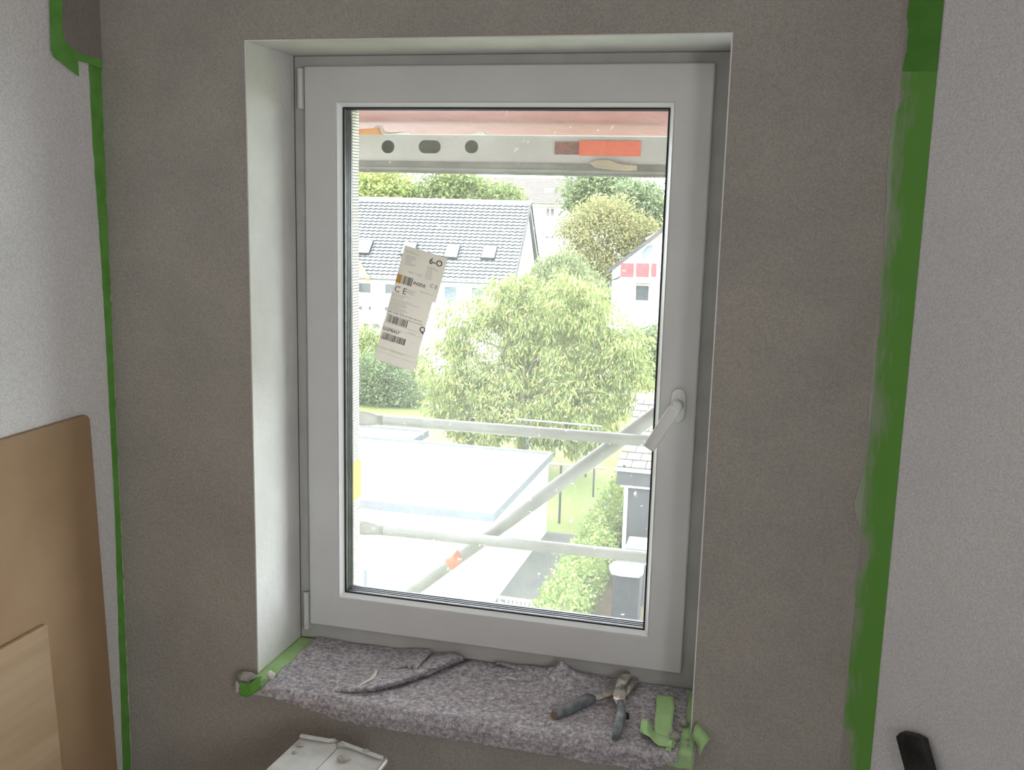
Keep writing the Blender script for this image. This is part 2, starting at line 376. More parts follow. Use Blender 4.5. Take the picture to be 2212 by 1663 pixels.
def text_part(s, u, v, size, m, name='printed_text', bold=False, center=False):
    cu = bpy.data.curves.new('t', 'FONT'); cu.body = s; cu.size = size; cu.resolution_u = 2; cu.extrude = .0001
    if bold: cu.offset = size*.018
    tmp = bpy.data.objects.new('t', cu); COL.objects.link(tmp)
    bpy.context.view_layer.update()
    me = bpy.data.meshes.new_from_object(tmp.evaluated_get(bpy.context.evaluated_depsgraph_get()))
    bpy.data.objects.remove(tmp)
    p = sheet_pt(u, v, .0006)
    for vv in me.vertices:
        q = p + eun*vv.co.x - evn*vv.co.y + Vector((0,-vv.co.z,0)); vv.co = q - base
    me.materials.clear(); me.materials.append(m); me.name = name
    o = bpy.data.objects.new(name, me); COL.objects.link(o); o.parent = lab
    return o
text_part('6-O', .62, .085, .0185, INK, bold=True)
text_part('INSIDE', .40, .290, .0095, INK, bold=True)
text_part('C E', .78, .272, .0115, INK)
text_part('C E', .02, .395, .019, INK)
text_part('GGPBAU*', -.02, .735, .0098, INK, bold=True)
text_part('TRM 2. OG', -.02, .815, .0065, INKF, bold=True)
text_part('Q', .80, .655, .018, INK, bold=True)
text_part('108 6 * 1168 2', .22, .21, .0055, INKF)
text_part('10824 / 216x80 / WP KV LDP OAPC / 63% / VP 46', 0, .575, .0038, INK, bold=True)
text_part('GGPBAU * / 4025 / 07 / 24 / ALUFINO 58 / WARMHIFL', .0, .600, .0036, INK)
text_part('Rahmen 0041 x 2.2', .60, .335, .0038, INKF)
text_part('21x luberg  *  Rollladen-Zubehoer', 0, .895, .0044, INKF)
w = MB(); r2 = random.Random(3)
def barcode(u0, u1, v0, v1):
    u = u0
    while u < u1:
        bw = r2.choice((.008,.014,.02)); lrect(w, u, v0, u+bw, v1, .0006); u += bw + r2.choice((.008,.014,.018))
for q in ((.15, .37, .245, .315), (.03, .52, .60, .66), (.02, .57, .755, .81)):
    w = MB(); barcode(*q); w.build('barcode', INK, lab)
w = MB()
def tiny(u, v, n, wid, dv=.0115):
    for k in range(n):
        uu = u; end = u + wid*r2.uniform(.5, 1)
        while uu < end:
            ww = r2.uniform(.02,.08); lrect(w, uu, v+k*dv, min(uu+ww,end), v+k*dv+.0035, .0006); uu += ww+.012
tiny(.05,.035,2,.35); tiny(.10,.075,7,.25,.012); tiny(.62,.11,9,.25,.0125); tiny(.30,.345,4,.28,.010); tiny(.0,.41,3,.45,.011)
tiny(.0,.45,3,.7,.011); tiny(.0,.485,8,.5,.0095); tiny(.58,.69,1,.2)
for v in (.665, .70, .88, .925): lrect(w, .0, v, .92, v+.0015, .0006)
w.build('fine_print', INKF, lab)['kind'] = 'stuff'
w = MB(); lrect(w, .005, .245, .125, .318, .0006); w.build('colour_field', YELP, lab)

# ------------------------------------------------------------------ tapes on the walls
def uvstrip(name, rows, mats, label, group=None, solid=.0006, smear=True):
    w = MB(); w.grid(rows); o = w.build(name, mats, None, solid=0)
    me = o.data; uvl = me.uv_layers.new(name='UVMap')
    nc = len(rows[0])
    for lp in me.loops:
        c = lp.vertex_index % nc; r = lp.vertex_index // nc
        uvl.data[lp.index].uv = (c/(nc-1), r/(len(rows)-1))
    md = o.modifiers.new('s','SOLIDIFY'); md.thickness = solid; md.offset = 0
    tag(o, label, 'masking tape', group); return o
TS = bpy.data.materials.new('plaster_smeared_tape'); TS.use_nodes = True
def tsm():
    nt = TS.node_tree; N = nt.nodes; L = nt.links; b = N['Principled BSDF']; b.inputs['Roughness'].default_value = .7
    uv = N.new('ShaderNodeUVMap'); sx = N.new('ShaderNodeSeparateXYZ'); L.new(uv.outputs[0], sx.inputs[0])
    tc = N.new('ShaderNodeTexCoord'); n = N.new('ShaderNodeTexNoise'); n.inputs['Scale'].default_value = 55; n.inputs['Detail'].default_value = 8; n.inputs['Roughness'].default_value = .75
    mp = N.new('ShaderNodeMapping'); mp.inputs['Scale'].default_value = (1.6,1.6,.35); L.new(tc.outputs['Object'], mp.inputs[0]); L.new(mp.outputs[0], n.inputs['Vector'])
    n3 = N.new('ShaderNodeTexNoise'); n3.inputs['Scale'].default_value = 7; L.new(tc.outputs['Object'], n3.inputs['Vector'])
    a = N.new('ShaderNodeMath'); a.operation = 'MULTIPLY_ADD'; a.inputs[1].default_value = -.75; a.inputs[2].default_value = .33
    L.new(sx.outputs[0], a.inputs[0])
    s2 = N.new('ShaderNodeMath'); s2.operation = 'ADD'; L.new(a.outputs[0], s2.inputs[0]); L.new(n.outputs[0], s2.inputs[1])
    s3 = N.new('ShaderNodeMath'); s3.operation = 'ADD'; L.new(s2.outputs[0], s3.inputs[0]); L.new(n3.outputs[0], s3.inputs[1])
    r = N.new('ShaderNodeValToRGB'); e = r.color_ramp.elements; e[0].position = .98; e[1].position = 1.22
    e[0].color = (.13,.35,.055,1); e[1].color = (.34,.37,.29,1)
    mr = N.new('ShaderNodeMapRange'); mr.inputs[1].default_value = .85; mr.inputs[2].default_value = 1.35; L.new(s3.outputs[0], mr.inputs[0])
    r.color_ramp.elements[0].position = .1; r.color_ramp.elements[1].position = .9
    L.new(mr.outputs[0], r.inputs[0]); L.new(r.outputs[0], b.inputs['Base Color'])
tsm()
def lerp_tab(tab, y):
    for (a, b), (c, d) in zip(tab[:-1], tab[1:]):
        if y <= d: t = (y-b)/(d-b); return a+(c-a)*t
    return tab[-1][0]
JAG = [(1966,-90),(1965,0),(1962,100),(1952,150),(1943,185),(1957,205),(1928,255),(1918,330),(1914,420),(1910,560),(1901,610),(1902,720),(1884,795),(1888,830),(1874,865),(1878,920),(1872,990),(1858,1040),(1846,1075),(1847,1110),(1862,1150),(1878,1190),(1866,1225),(1843,1270),(1852,1300),(1840,1380),(1833,1440),(1822,1560),(1834,1600),(1836,1663),(1825,2400)]
def splay(px, py):               # onto the 45 degree face
    r = CM @ np.array([(px-1106)/F, 1, -(py-831.5)/F]); t = ((XR-CP[0])+(YW-CP[1]))/(r[0]+r[1]); return Vector(CP+t*r)
def tape_rows(y0, y1, step, redge, off=.0012):
    rows = []; y = y0
    while y <= y1:
        jl = lerp_tab(JAG, y) + mnoise.noise(Vector((y*.05,0,0)))*5 + mnoise.noise(Vector((y*.15,3,0)))*3
        kc = 1960-.0842*y; n = Vector((-.7071,-.7071,0))*off
        R_ = splay(redge(y), y) + n
        if jl < kc-.5:
            l = at(jl, y, y=YW); l.y -= off; k = at(kc, y, y=YW); k = Vector((XR-.0009, YW-.0009, k.z))
        else:
            l = splay(jl, y)+n; k = splay(jl+2, y)+n
        rows.append([l, k, k.lerp(R_, .33), k.lerp(R_, .66), R_]); y += step
    return rows
rows = []; y = -80
while y < 2300:
    jl = lerp_tab(JAG, y); kc = 1960-.0842*y
    if jl < kc+1: jl = kc+1
    n_ = Vector((-.7071,-.7071,0))*.0006
    k_ = at(kc, y, y=YW); a_ = at(kc-9, y, y=YW); a_.y -= .0004
    rows.append([a_, Vector((XR-.0006, YW-.0006, k_.z)), splay(jl+14, y)+n_]); y += 12
w = MB().grid(rows); tag(w.build('trim_3', PLASTER, solid=.0004), 'plaster lapping over the right-hand corner under the tape', 'plaster', kind='structure')
uvstrip('masking_tape', tape_rows(147, 2250, 9, lambda y: 2040-.0962*y), TS, 'long green masking tape smeared with plaster down the right-hand wall corner')
uvstrip('masking_tape', tape_rows(-80, 160, 9, lambda y: 2041-.0962*y, .0022), mat('dark_green_tape', (.075,.25,.03), (.10,.29,.05), 30, .6), 'short darker green tape piece at the top of the right corner')
rows = []
y = 128
while y < 2500:
    le = lerp_tab([(190,128),(199,300),(215,520),(226,700),(247,1100),(265,1663),(292,2500)], y) + mnoise.noise(Vector((y*.03,9,0)))*1.0
    re_ = 217+(y-130)*.0437-1 + mnoise.noise(Vector((y*.06,5,0)))*2
    a = at(le, y, x=XL); b_ = at(re_, y, x=XL); a.x += .001; b_.x += .001; b_.y = min(b_.y, YW-.001)
    rows.append([a, a.lerp(b_, .5), b_]); y += 12
uvstrip('masking_tape', rows, TAPE, 'narrow green masking tape down the left wall corner')
top = [(101,-70),(130,-70),(130,60),(137,92),(160,112),(186,122),(216,128),(218,150),(190,138),(164,131),(166,165),(135,141),(112,123),(106,108),(104,40)]
pp = [at(px,py,x=XL)+Vector((.0045,0,0)) for px,py in top]
for p in pp: p.y = min(p.y, YW-.001)
w = MB().prism(pp, (.0006,0,0))
tag(w.build('masking_tape', TAPE), 'green tape angled around the dark plaster at top left', 'masking tape')

# ------------------------------------------------------------------ fleece on the sill
FL = bpy.data.materials.new('recycled_fleece'); FL.use_nodes = True
def flm():
    nt = FL.node_tree; N = nt.nodes; L = nt.links; b = N['Principled BSDF']; b.inputs['Roughness'].default_value = 1; b.inputs['Specular IOR Level'].default_value = .05
    tc = N.new('ShaderNodeTexCoord')
    n = N.new('ShaderNodeTexNoise'); n.inputs['Scale'].default_value = 105; n.inputs['Detail'].default_value = 9; n.inputs['Roughness'].default_value = .8; L.new(tc.outputs['Object'], n.inputs['Vector'])
    r = N.new('ShaderNodeValToRGB'); e = r.color_ramp.elements; e[0].position = .34; e[0].color = (.15,.145,.165,1); e[1].position = .66; e[1].color = (.78,.74,.76,1)
    q = e.new(.5); q.color = (.40,.375,.40,1)
    L.new(n.outputs[0], r.inputs[0])
    v = N.new('ShaderNodeTexVoronoi'); v.inputs['Scale'].default_value = 260; L.new(tc.outputs['Object'], v.inputs['Vector'])
    v2 = N.new('ShaderNodeMapRange'); v2.inputs[1].default_value = .12; v2.inputs[2].default_value = .32; v2.inputs[3].default_value = 1; v2.inputs[4].default_value = 0; L.new(v.outputs['Distance'], v2.inputs[0])
    sp_ = N.new('ShaderNodeSeparateXYZ'); L.new(v.outputs['Color'], sp_.inputs[0])
    th = N.new('ShaderNodeMath'); th.operation = 'GREATER_THAN'; th.inputs[1].default_value = .62; L.new(sp_.outputs[0], th.inputs[0])
    ml = N.new('ShaderNodeMath'); ml.operation = 'MULTIPLY'; L.new(th.outputs[0], ml.inputs[0]); L.new(v2.outputs[0], ml.inputs[1])
    cr = N.new('ShaderNodeValToRGB'); cr.color_ramp.interpolation = 'CONSTANT'; e = cr.color_ramp.elements
    e[0].color = (.70,.68,.70,1); e[1].position = .35; e[1].color = (.04,.05,.12,1)
    for p_, c_ in ((.55,(.35,.10,.09,1)),(.68,(.6,.55,.55,1)),(.85,(.12,.10,.16,1))): q = e.new(p_); q.color = c_
    L.new(sp_.outputs[1], cr.inputs[0])
    mx = N.new('ShaderNodeMix'); mx.data_type = 'RGBA'; L.new(ml.outputs[0], mx.inputs['Factor']); L.new(r.outputs[0], mx.inputs['A']); L.new(cr.outputs[0], mx.inputs['B'])
    L.new(mx.outputs['Result'], b.inputs['Base Color'])
    n2 = N.new('ShaderNodeTexNoise'); n2.inputs['Scale'].default_value = 380; n2.inputs['Detail'].default_value = 6; L.new(tc.outputs['Object'], n2.inputs['Vector'])
    bp = N.new('ShaderNodeBump'); bp.inputs['Strength'].default_value = .5; bp.inputs['Distance'].default_value = .0015; L.new(n2.outputs[0], bp.inputs['Height']); L.new(bp.outputs[0], b.inputs['Normal'])
flm()
FZ = .762
fold = [at(px,py,z=FZ+.01) for px,py in ((770,1484),(812,1481),(860,1470),(930,1447),(985,1424),(1020,1412),(1060,1420),(1110,1436))]
fold2 = [at(px,py,z=FZ+.01) for px,py in ((940,1395),(922,1420),(903,1447))]
fold3 = [at(px,py,z=FZ+.01) for px,py in ((1340,1590),(1250,1560),(1100,1545),(960,1540))]
peak = at(1212,1470,z=FZ)
def dpoly(p, pl):
    best = (9, 0, 0)
    for i in range(len(pl)-1):
        a = Vector((pl[i].x, pl[i].y)); b = Vector((pl[i+1].x, pl[i+1].y)); ab = b-a; q = Vector((p[0],p[1]))-a
        t = max(0, min(1, q.dot(ab)/ab.length_squared)); c = q-ab*t; dd = c.length
        sgn = 1 if ab.x*q.y-ab.y*q.x > 0 else -1
        tt = (i+t)/(len(pl)-1)
        if dd < best[0]: best = (dd, sgn, tt)
    return best
def fleece(x, s):
    """x along the sill, s = arc length from the back"""
    bulge = .010*math.sin((x-.1)*4.2) + .006*mnoise.noise(Vector((x*9,1,0)))
    yf = -.236 - max(0, bulge+.006)*.9
    flat = .245 + (-.236-yf)
    if s < flat:
        y = .008 - s; z = FZ; nrm = 0
    else:
        q = s-flat; R_ = .014; 
        if q < R_*1.5:
            a = q/R_; y = .008-flat - R_*math.sin(a); z = FZ-R_*(1-math.cos(a))
        else:
            a = 1.5; y = .008-flat-R_*math.sin(a); z = FZ-R_*(1-math.cos(a))-(q-R_*1.5); y += (q-R_*1.5)*.35
    f = 1 if s < flat else max(0, 1-(s-flat)/.03)
    h = .0030*mnoise.noise(Vector((x*14, s*16, 0))) + .0010*mnoise.noise(Vector((x*45, s*45, 2)))
    d_, sg, t = dpoly((x, y), fold)
    amp = .024*math.sin(math.pi*min(1, max(0, t*.9+.08)))**.6
    shy = 0
    if sg > 0:
        h += .8*amp*math.exp(-(d_/.045)**2); shy = 1.3*amp*math.exp(-(d_/.024)**2)
    else: h -= .004*math.exp(-(d_/.014)**2)*(amp/.020)
    d_, sg, t = dpoly((x, y), fold2)
    if sg < 0 and 0 < t < 1: h += .009*math.exp(-(d_/.05)**2)
    d_, sg, t = dpoly((x, y), fold3)
    h += .004*math.exp(-(d_/.012)**2)
    dp = math.hypot(x-peak.x, (y-peak.y)*1.0)
    h += .036*math.exp(-(dp/.022)) + .008*math.exp(-(dp/.06)**2)
    ang = math.atan2(y-peak.y, x-peak.x); h += .004*math.sin(ang*5)*math.exp(-((dp-.05)/.04)**2)
    y2 = y - (1-f)*.012*mnoise.noise(Vector((x*22+s*12, s*18, 5)))*.5 - (1-f)*.0015*math.sin(x*70+s*90)
    y2 = min(y2, -.2335) if s > flat*.98 else y2
    y2 -= shy*f
    return (x, y2, max(z + h*f, (z-.0 if s >= flat else FZ-.003)))
rows = []
NS, NX = 220, 420
for j in range(NS+1):
    row = []
    for i in range(NX+1):
        u = i/NX; s = j/NS*.31 
        edge = .006*mnoise.noise(Vector((s*20, 0, 7)))
        x0 = .014+edge - (.02 if s > .245 else 0)*0; x1 = .872+edge
        x = x0+(x1-x0)*u
        dr = 1
        if s > .235:                                     # hanging part is shorter towards both ends
            k = min(1, (u+.02)/.25)*min(1, (1.02-u)/.10); s2 = .235+(s-.235)*(.35+.65*k) 
        else: s2 = s
        row.append(fleece(x, s2))
    rows.append(row)
w = MB().grid(rows)
fo = w.build('fleece_cover', FL, smooth=True, solid=.003)
tag(fo, 'grey-purple speckled painter\'s fleece crumpled over the window sill', 'fleece')

# tape on the sill ends
def ribbon(name, pts, wv, label, m=TAPEL, group=None, th=.0005):
    """strip along pts, wv = width vectors"""
    pts = [Vector(p) for p in pts]; wv = [Vector(v) for v in wv]; n_ = len(pts); rows = []
    for i in range(n_-1):
        for k in range(5 if i < n_-2 else 6):
            t = k/5; P0, P1, P2, P3 = pts[max(i-1,0)], pts[i], pts[i+1], pts[min(i+2,n_-1)]
            p = .5*((2*P1)+(P2-P0)*t+(2*P0-5*P1+4*P2-P3)*t*t+(3*P1-P0-3*P2+P3)*t**3); v = wv[i].lerp(wv[i+1], t)
            j_ = (P2-P1).normalized()
            e_ = .0022 if (i == 0 and k == 0) or (i == n_-2 and k == 5) else 0
            rows.append([p+v*(q/6-.5)+j_*e_*mnoise.noise(Vector((q*1.7+p.x*50, p.y*40, 1)))*2+Vector((0,0,.0006*mnoise.noise(Vector((q*.9, i+t, p.x*9))))) for q in range(7)])
    w = MB().grid(rows); o = w.build(name, m, None, smooth=True, solid=th); tag(o, label, 'masking tape', group); return o
ribbon('masking_tape', [(-.008,.012,.7595),(-.008,-.06,.7595),(-.008,-.14,.7595),(-.010,-.205,.7600),(-.012,-.2345,.7590)], [(.045,0,0)]*5, 'green tape along the left end of the window sill')
ribbon('masking_tape', [(.0,-.2335,.766),(-.02,-.237,.75),(-.034,-.2350,.742),(-.050,-.234,.745)], [(0,-.001,.03)]*4, 'small green tape patch on the sill nose at far left', m=TAPE)
ribbon('masking_tape', [(.880,.012,.764),(.880,-.06,.7635),(.876,-.14,.7635),(.872,-.20,.7635),(.872,-.233,.7625),(.872,-.242,.755),(.874,-.237,.737),(.874,-.2345,.722)], [(.040,0,0)]*2+[(.044,0,0)]+[(.052,0,0)]*5, 'broad green tape along the right end of the sill')
ribbon('masking_tape', [at(1436,1502,z=.772),at(1437,1530,z=.7745),at(1433,1560,z=.774),at(1434,1590,z=.7705)], [(.034,.004,0),(.036,.002,.002),(.035,0,0),(.034,0,.002)], 'pale green upright tape strip on the fleece beside the snips')
a = at(1382,1572,z=.772); b_ = at(1425,1600,z=.770)
ribbon('masking_tape', [a+Vector((0,.005,.002)), a.lerp(b_,.3)+Vector((0,0,.009)), a.lerp(b_,.6)+Vector((0,0,.004)), b_+Vector((0,0,.001)), b_+Vector((.03,.0,.001))], [(0,.026,.016),(.004,.040,.008),(.002,.045,-.010),(0,.04,0),(0,.036,0)], 'crumpled green tape flap left of the sill corner')
ribbon('masking_tape', [(.853,-.218,.7680),(.854,-.232,.772),(.853,-.2480,.768),(.852,-.2505,.750),(.856,-.243,.738)], [(.012,0,.004)]*5, 'thin curled green tape strip over the sill edge', th=.0004)
p0 = at(1500,1585,y=-.20)
w = MB().grid([[Vector((.892,-.205,.772)), Vector((.896,-.2,.792)), Vector((.901,-.192,.800))],[Vector((.905,-.215,.764)), Vector((.908,-.208,.780)), Vector((.912,-.200,.790))],[Vector((.910,-.236,.752)),Vector((.918,-.225,.770)),Vector((.928,-.21,.778))]])
tag(w.build('masking_tape', TAPEL, smooth=True, solid=.0005), 'folded green tape corner sticking out at far right of sill', 'masking tape')
# plaster crumbs
def lump(c, r, seed, sq=(1,1,.7), m=CONC, name='plaster_crumb', label='', n=2):
    bm = bmesh.new(); bmesh.ops.create_icosphere(bm, subdivisions=3, radius=1)
    for v in bm.verts:
        k = 1+.45*mnoise.noise(v.co*1.3+Vector((seed*7,0,0)))+.2*mnoise.noise(v.co*3.4+Vector((seed,4,0)))
        v.co = Vector((v.co.x*k*r*sq[0], v.co.y*k*r*sq[1], v.co.z*k*r*sq[2]))
    me = bpy.data.meshes.new(name); bm.to_mesh(me); bm.free(); me.materials.append(m)
    zmin = min(v.co.z for v in me.vertices)
    for v in me.vertices: v.co.z -= zmin
    for p in me.polygons: p.use_smooth = True
    o = bpy.data.objects.new(name, me); COL.objects.link(o); o.location = c; tag(o, label, 'plaster crumb'); return o
lump(at(1477,1568,z=.765), .0095, 1, (1.1,.8,.7), label='small plaster crumb on the broad green tape at right')
lump(at(1457,1600,z=.766), .0105, 2, (1.1,.8,.9), label='larger plaster crumb at the front edge of the right tape')
lump(at(585,1468,z=.762), .0095, 3, (1,.9,.9), mat('white_crumb', (.66,.65,.62), None, rough=.9), label='white plaster lump at the left end of the fleece')
lump(Vector((-.036,-.222,.7571)), .018, 4, (1.2,.9,.45), label='grey plaster blob on the left sill corner')
for k, (px, py, r) in enumerate(((1430,1572,.003),(1448,1582,.0035),(1462,1575,.003),(1486,1600,.003),(1487,1612,.003),(1470,1581,.0025),(1436,1563,.003),(1468,1590,.0028))):
    o = lump(at(px,py,z=.7645), r, 10+k, name='plaster_crumb', label='tiny dark plaster speck among those scattered on the green tape at the right sill end'); o['group'] = 'plaster specks on the green sill tape'
# fragments on the fleece
def strip(name, pix, zs, wid, m, label, cat):
    pts = [at(px,py,z=FZ+dz) for (px,py), dz in zip(pix, zs)]
    rows = []
    for i, p in enumerate(pts):
        d_ = (pts[min(i+1,len(pts)-1)]-pts[max(i-1,0)]).normalized(); s_ = d_.cross(Vector((0,-.4,1))).normalized()*wid[i]/2
        rows.append([p-s_, p+Vector((0,0,.0012)), p+s_])
    w = MB().grid(rows); o = w.build(name, m, smooth=True, solid=.0008, subsurf=1); tag(o, label, cat); return o
CHIP = mat('pale_chip', (.66,.64,.58), (.72,.70,.66), 60, .7)
strip('plastic_shaving', [(762,1494),(775,1482),(790,1472),(803,1467),(810,1456),(813,1447)], [.008,.012,.016,.018,.020,.024], [.003,.007,.006,.008,.009,.004], CHIP, 'white twisted shaving lying by the fold in the fleece', 'shaving')
strip('plastic_shaving', [(820,1464),(821,1472),(825,1480)], [.016,.016,.014], [.003,.003,.002], CHIP, 'tiny pale splinter right of the twisted white shaving', 'shaving')
strip('plastic_shaving', [(1092,1462),(1104,1464),(1117,1470)], [.006,.008,.006], [.002,.005,.002], CHIP, 'thin cream splinter in the middle of the fleece', 'shaving')
pA, pB, pC = at(672,1505,y=-.268), at(682,1516,y=-.268), at(688,1528,y=-.268)
w = MB().grid([[pA+Vector((-.001,0,0)), pA+Vector((.001,-.001,0))],[pB+Vector((-.005,0,-.001)), pB+Vector((.005,-.002,.002))],[pC+Vector((-.001,0,0)), pC+Vector((.003,0,-.001))]])
tag(w.build('plastic_shaving', mat('tan_chip', (.42,.38,.30), None, rough=.8), solid=.001, subsurf=1), 'beige flake hanging on the front of the fleece at left', 'shaving')

# ------------------------------------------------------------------ tin snips
sn = thing('tin_snips', 'worn tin snips with spread dark handles on the fleece', 'snips', at(1345,1500,z=FZ))
GRIP = mat('worn_grey_grip', (.11,.13,.14), (.30,.33,.34), 35, .55, .2, 80, lo=.4, hi=.75)
GRIPE = mat('brown_grip_end', (.22,.16,.10), None, rough=.8)
def bar(w, pix, zs, wd, ht, mi=0, n=14):
    pts = [at(px,py,z=FZ+.008+z) for (px,py), z in zip(pix, zs)]
    b0 = len(w.v)
    for i, p in enumerate(pts):
        d_ = (pts[min(i+1,len(pts)-1)]-pts[max(i-1,0)]).normalized(); s_ = d_.cross(Vector((0,0,1))).normalized(); u_ = s_.cross(d_).normalized()
        for k in range(n):
            a_ = 2*math.pi*k/n; ca, sa = math.cos(a_), math.sin(a_)
            w.v.append(tuple(p+s_*wd[i]*math.copysign(abs(ca)**.6, ca)+u_*ht[i]*math.copysign(abs(sa)**.6, sa)))
    for i in range(len(pts)-1):
        for k in range(n): w.f.append((b0+i*n+k, b0+i*n+(k+1)%n, b0+(i+1)*n+(k+1)%n, b0+(i+1)*n+k)); w.mi.append(mi)
    w.f.append(tuple(b0+k for k in range(n))); w.mi.append(mi); w.f.append(tuple(b0+(len(pts)-1)*n+k for k in range(n))); w.mi.append(mi)
w = MB(); bar(w, [(1199,1543),(1225,1532),(1255,1517),(1272,1509),(1283,1508)], [.004,.005,.006,.008,.006], [.0085,.0095,.0095,.0105,.007], [.009,.0105,.0105,.010,.007])
w.build('handle', [GRIP, GRIPE], sn, smooth=True)
w = MB(); bar(w, [(1196,1545),(1199,1543)], [.004,.004], [.0072,.0074], [.0078,.0079]); w.build('grip_end', GRIPE, sn)
w = MB(); bar(w, [(1262,1505),(1259,1501)], [.013,.020], [.003,.001], [.003,.001]); w.build('thumb_stop', GRIP, sn)
w = MB(); bar(w, [(1329,1596),(1333,1580),(1338,1562),(1342,1545),(1341,1528),(1340,1518)], [.003,.010,.013,.012,.012,.012], [.006,.0085,.0095,.010,.0085,.008], [.006,.009,.010,.010,.009,.008])
w.build('handle', GRIP, sn, smooth=True)
w = MB(); bar(w, [(1345,1540),(1355,1544),(1356,1552)], [.010,.008,.005], [.004,.005,.003], [.004,.004,.003]); w.build('thumb_stop', BLACKP, sn, smooth=True)
w = MB(); bar(w, [(1280,1509),(1300,1505),(1328,1497),(1340,1488)], [.005,.007,.009,.010], [.007,.008,.009,.007], [.0035,.004,.004,.004])
w.build('steel_arm', STEEL, sn, smooth=True)
w = MB(); bar(w, [(1340,1522),(1338,1508),(1338,1497),(1345,1484)], [.014,.016,.017,.014], [.009,.0125,.0135,.011], [.004,.004,.004,.004])
w.build('steel_arm', mat('polished_steel', (.75,.73,.68), (.6,.58,.52), 30, .25, metallic=.9), sn, smooth=True)
w = MB(); bar(w, [(1338,1490),(1345,1472),(1351,1462),(1355,1455)], [.013,.017,.019,.018], [.010,.0125,.0115,.007], [.005,.006,.006,.005])
w.build('jaw', STEEL, sn, smooth=True)
w = MB(); bar(w, [(1345,1500),(1356,1485),(1366,1474),(1376,1468)], [.006,.008,.008,.005], [.010,.013,.012,.004], [.005,.005,.005,.004])
w.build('jaw', STEEL, sn, smooth=True)
for px, py, z in ((1305,1497,.013),(1346,1480,.022),(1334,1489,.018),(1342,1508,.020)):
    c = at(px,py,z=FZ+.006+z); w = MB().tube([c-Vector((0,0,.006)), c+Vector((0,0,.003))], .0045, 6); w.build('bolt', STEEL, sn, bevel=.0006)

# ------------------------------------------------------------------ boards at the left wall
def leaning(name, y0, y1, top, ztop_in, thick, m, label, xb, xt, rc):
    # panel standing on the floor, leaning on the left wall; y1 = edge near the window
    pts = [(y0,0),(y1+.02,0)]
    for k in range(7): a = k/6*math.pi/2; pts.append((y1-rc+rc*math.cos(a), top-rc+rc*math.sin(a)))
    pts.append((y0, top))
    vs = [Vector((xb+(xt-xb)*z/top, y, z)) for y, z in pts]
    w = MB().prism(vs, (thick,0,0)); o = w.build(name, m, bevel=.0015); tag(o, label, 'board')
leaning('wood_board', -1.25, -.290, 1.325, 0, .012, BOARD, 'large brown fibreboard with rounded corner leaning on left wall', XL+.03, XL+.001, .016)
leaning('wood_board', -1.15, -.472, .950, 0, .010, BOARDL, 'lighter wooden board leaning in front of the tall brown board', XL+.054, XL+.024, .004)

# ------------------------------------------------------------------ stepladder under the window
LADM = mat('plaster_spattered_aluminium', (.60,.61,.59), (.72,.73,.71), 25, .55, .35, 60, metallic=.0)
lc = Vector((.215, -.52, 0)); lz = .70
lad = thing('stepladder', 'small aluminium stepladder with plaster-spattered top below the sill', 'stepladder', lc)
def LP(x, y, z): return Vector((x, y, z))
# two top plates meeting along a seam, slightly gabled
TLp, MDp, TRp = at(650,1592,z=lz), at(737,1607,z=lz+.004), at(832,1642,z=lz-.006)
dl = Vector((-.03, -.42, 0))
for a_, b_ in ((TLp, MDp), (MDp, TRp)):
    nn = (b_-a_).normalized()
    a2 = a_ + nn*(.001 if a_ is MDp else 0); b2 = b_ - nn*(.001 if b_ is MDp else 0)
    w = MB().prism([a2, b2, b2+dl, a2+dl], (0,0,-.012)); w.build('top_plate', LADM, lad, bevel=.001)
    # raised rolled lip along the far edge
    q0 = a2+nn*.001; q1 = b2-nn*(.016 if a_ is TLp else .003); bk = Vector((nn.y, -nn.x, 0))*.0085
    w = MB().prism([q0+Vector((0,0,.0045)), q1+Vector((0,0,.0045)), q1+bk-nn*.006+Vector((0,0,.0035)), q0+bk+Vector((0,0,.0035))], (0,0,.0035))
    w.prism([q0+Vector((0,0,-.001)), q1+Vector((0,0,-.001)), q1+bk*.3+Vector((0,0,-.001)), q0+bk*.3+Vector((0,0,-.001))], (0,0,.006))
    w.build('folded_lip', LADM, lad, bevel=.001)
w = MB().tube([TRp+Vector((.002,.002,.003)), TRp+Vector((.004,-.006,.0)), TRp+Vector((.000,-.06,-.002)), TRp+dl*.98+Vector((.002,0,0))], .005, 10)
w.build('side_rim', mat('bright_aluminium', (.75,.76,.77), (.6,.6,.6), 50, .3, metallic=.5), lad, smooth=True)
RAIL = mat('ladder_aluminium', (.55,.55,.53), (.45,.45,.43), 30, .45, metallic=.6)
yA, yB = TLp.y-.05, TLp.y-.38
for x0, x1, dirn in ((TLp.x+.012, TLp.x-.10, -1), (TRp.x-.02, TRp.x+.16, 1)):
    for yy, oy in ((yA, .03), (yB, -.05)):
        w = MB(); p0_, p1_ = Vector((x0, yy, lz-.010)), Vector((x1, yy+oy, .012))
        w.tube([p0_, p1_], .016, 8, sx=.7); w.tube([p1_+Vector((0,0,.02)), p1_+Vector((0,0,-.011))], .02, 8, sx=.7); w.build('rail', RAIL, lad)
for k in (1, 2):
    zz = lz*k/3; t = 1-zz/lz; xx = TRp.x-.02+.18*t
    w = MB().box((xx-.04, yB-.03*t, zz-.012), (xx+.02, yA+.02*t, zz+.012)); w.build('step', RAIL, lad, bevel=.002)
    w = MB().tube([(TLp.x+.012-.112*t, yB-.04*t, zz), (TLp.x+.012-.112*t, yA+.025*t, zz)], .010, 8); w.build('cross_brace', RAIL, lad)
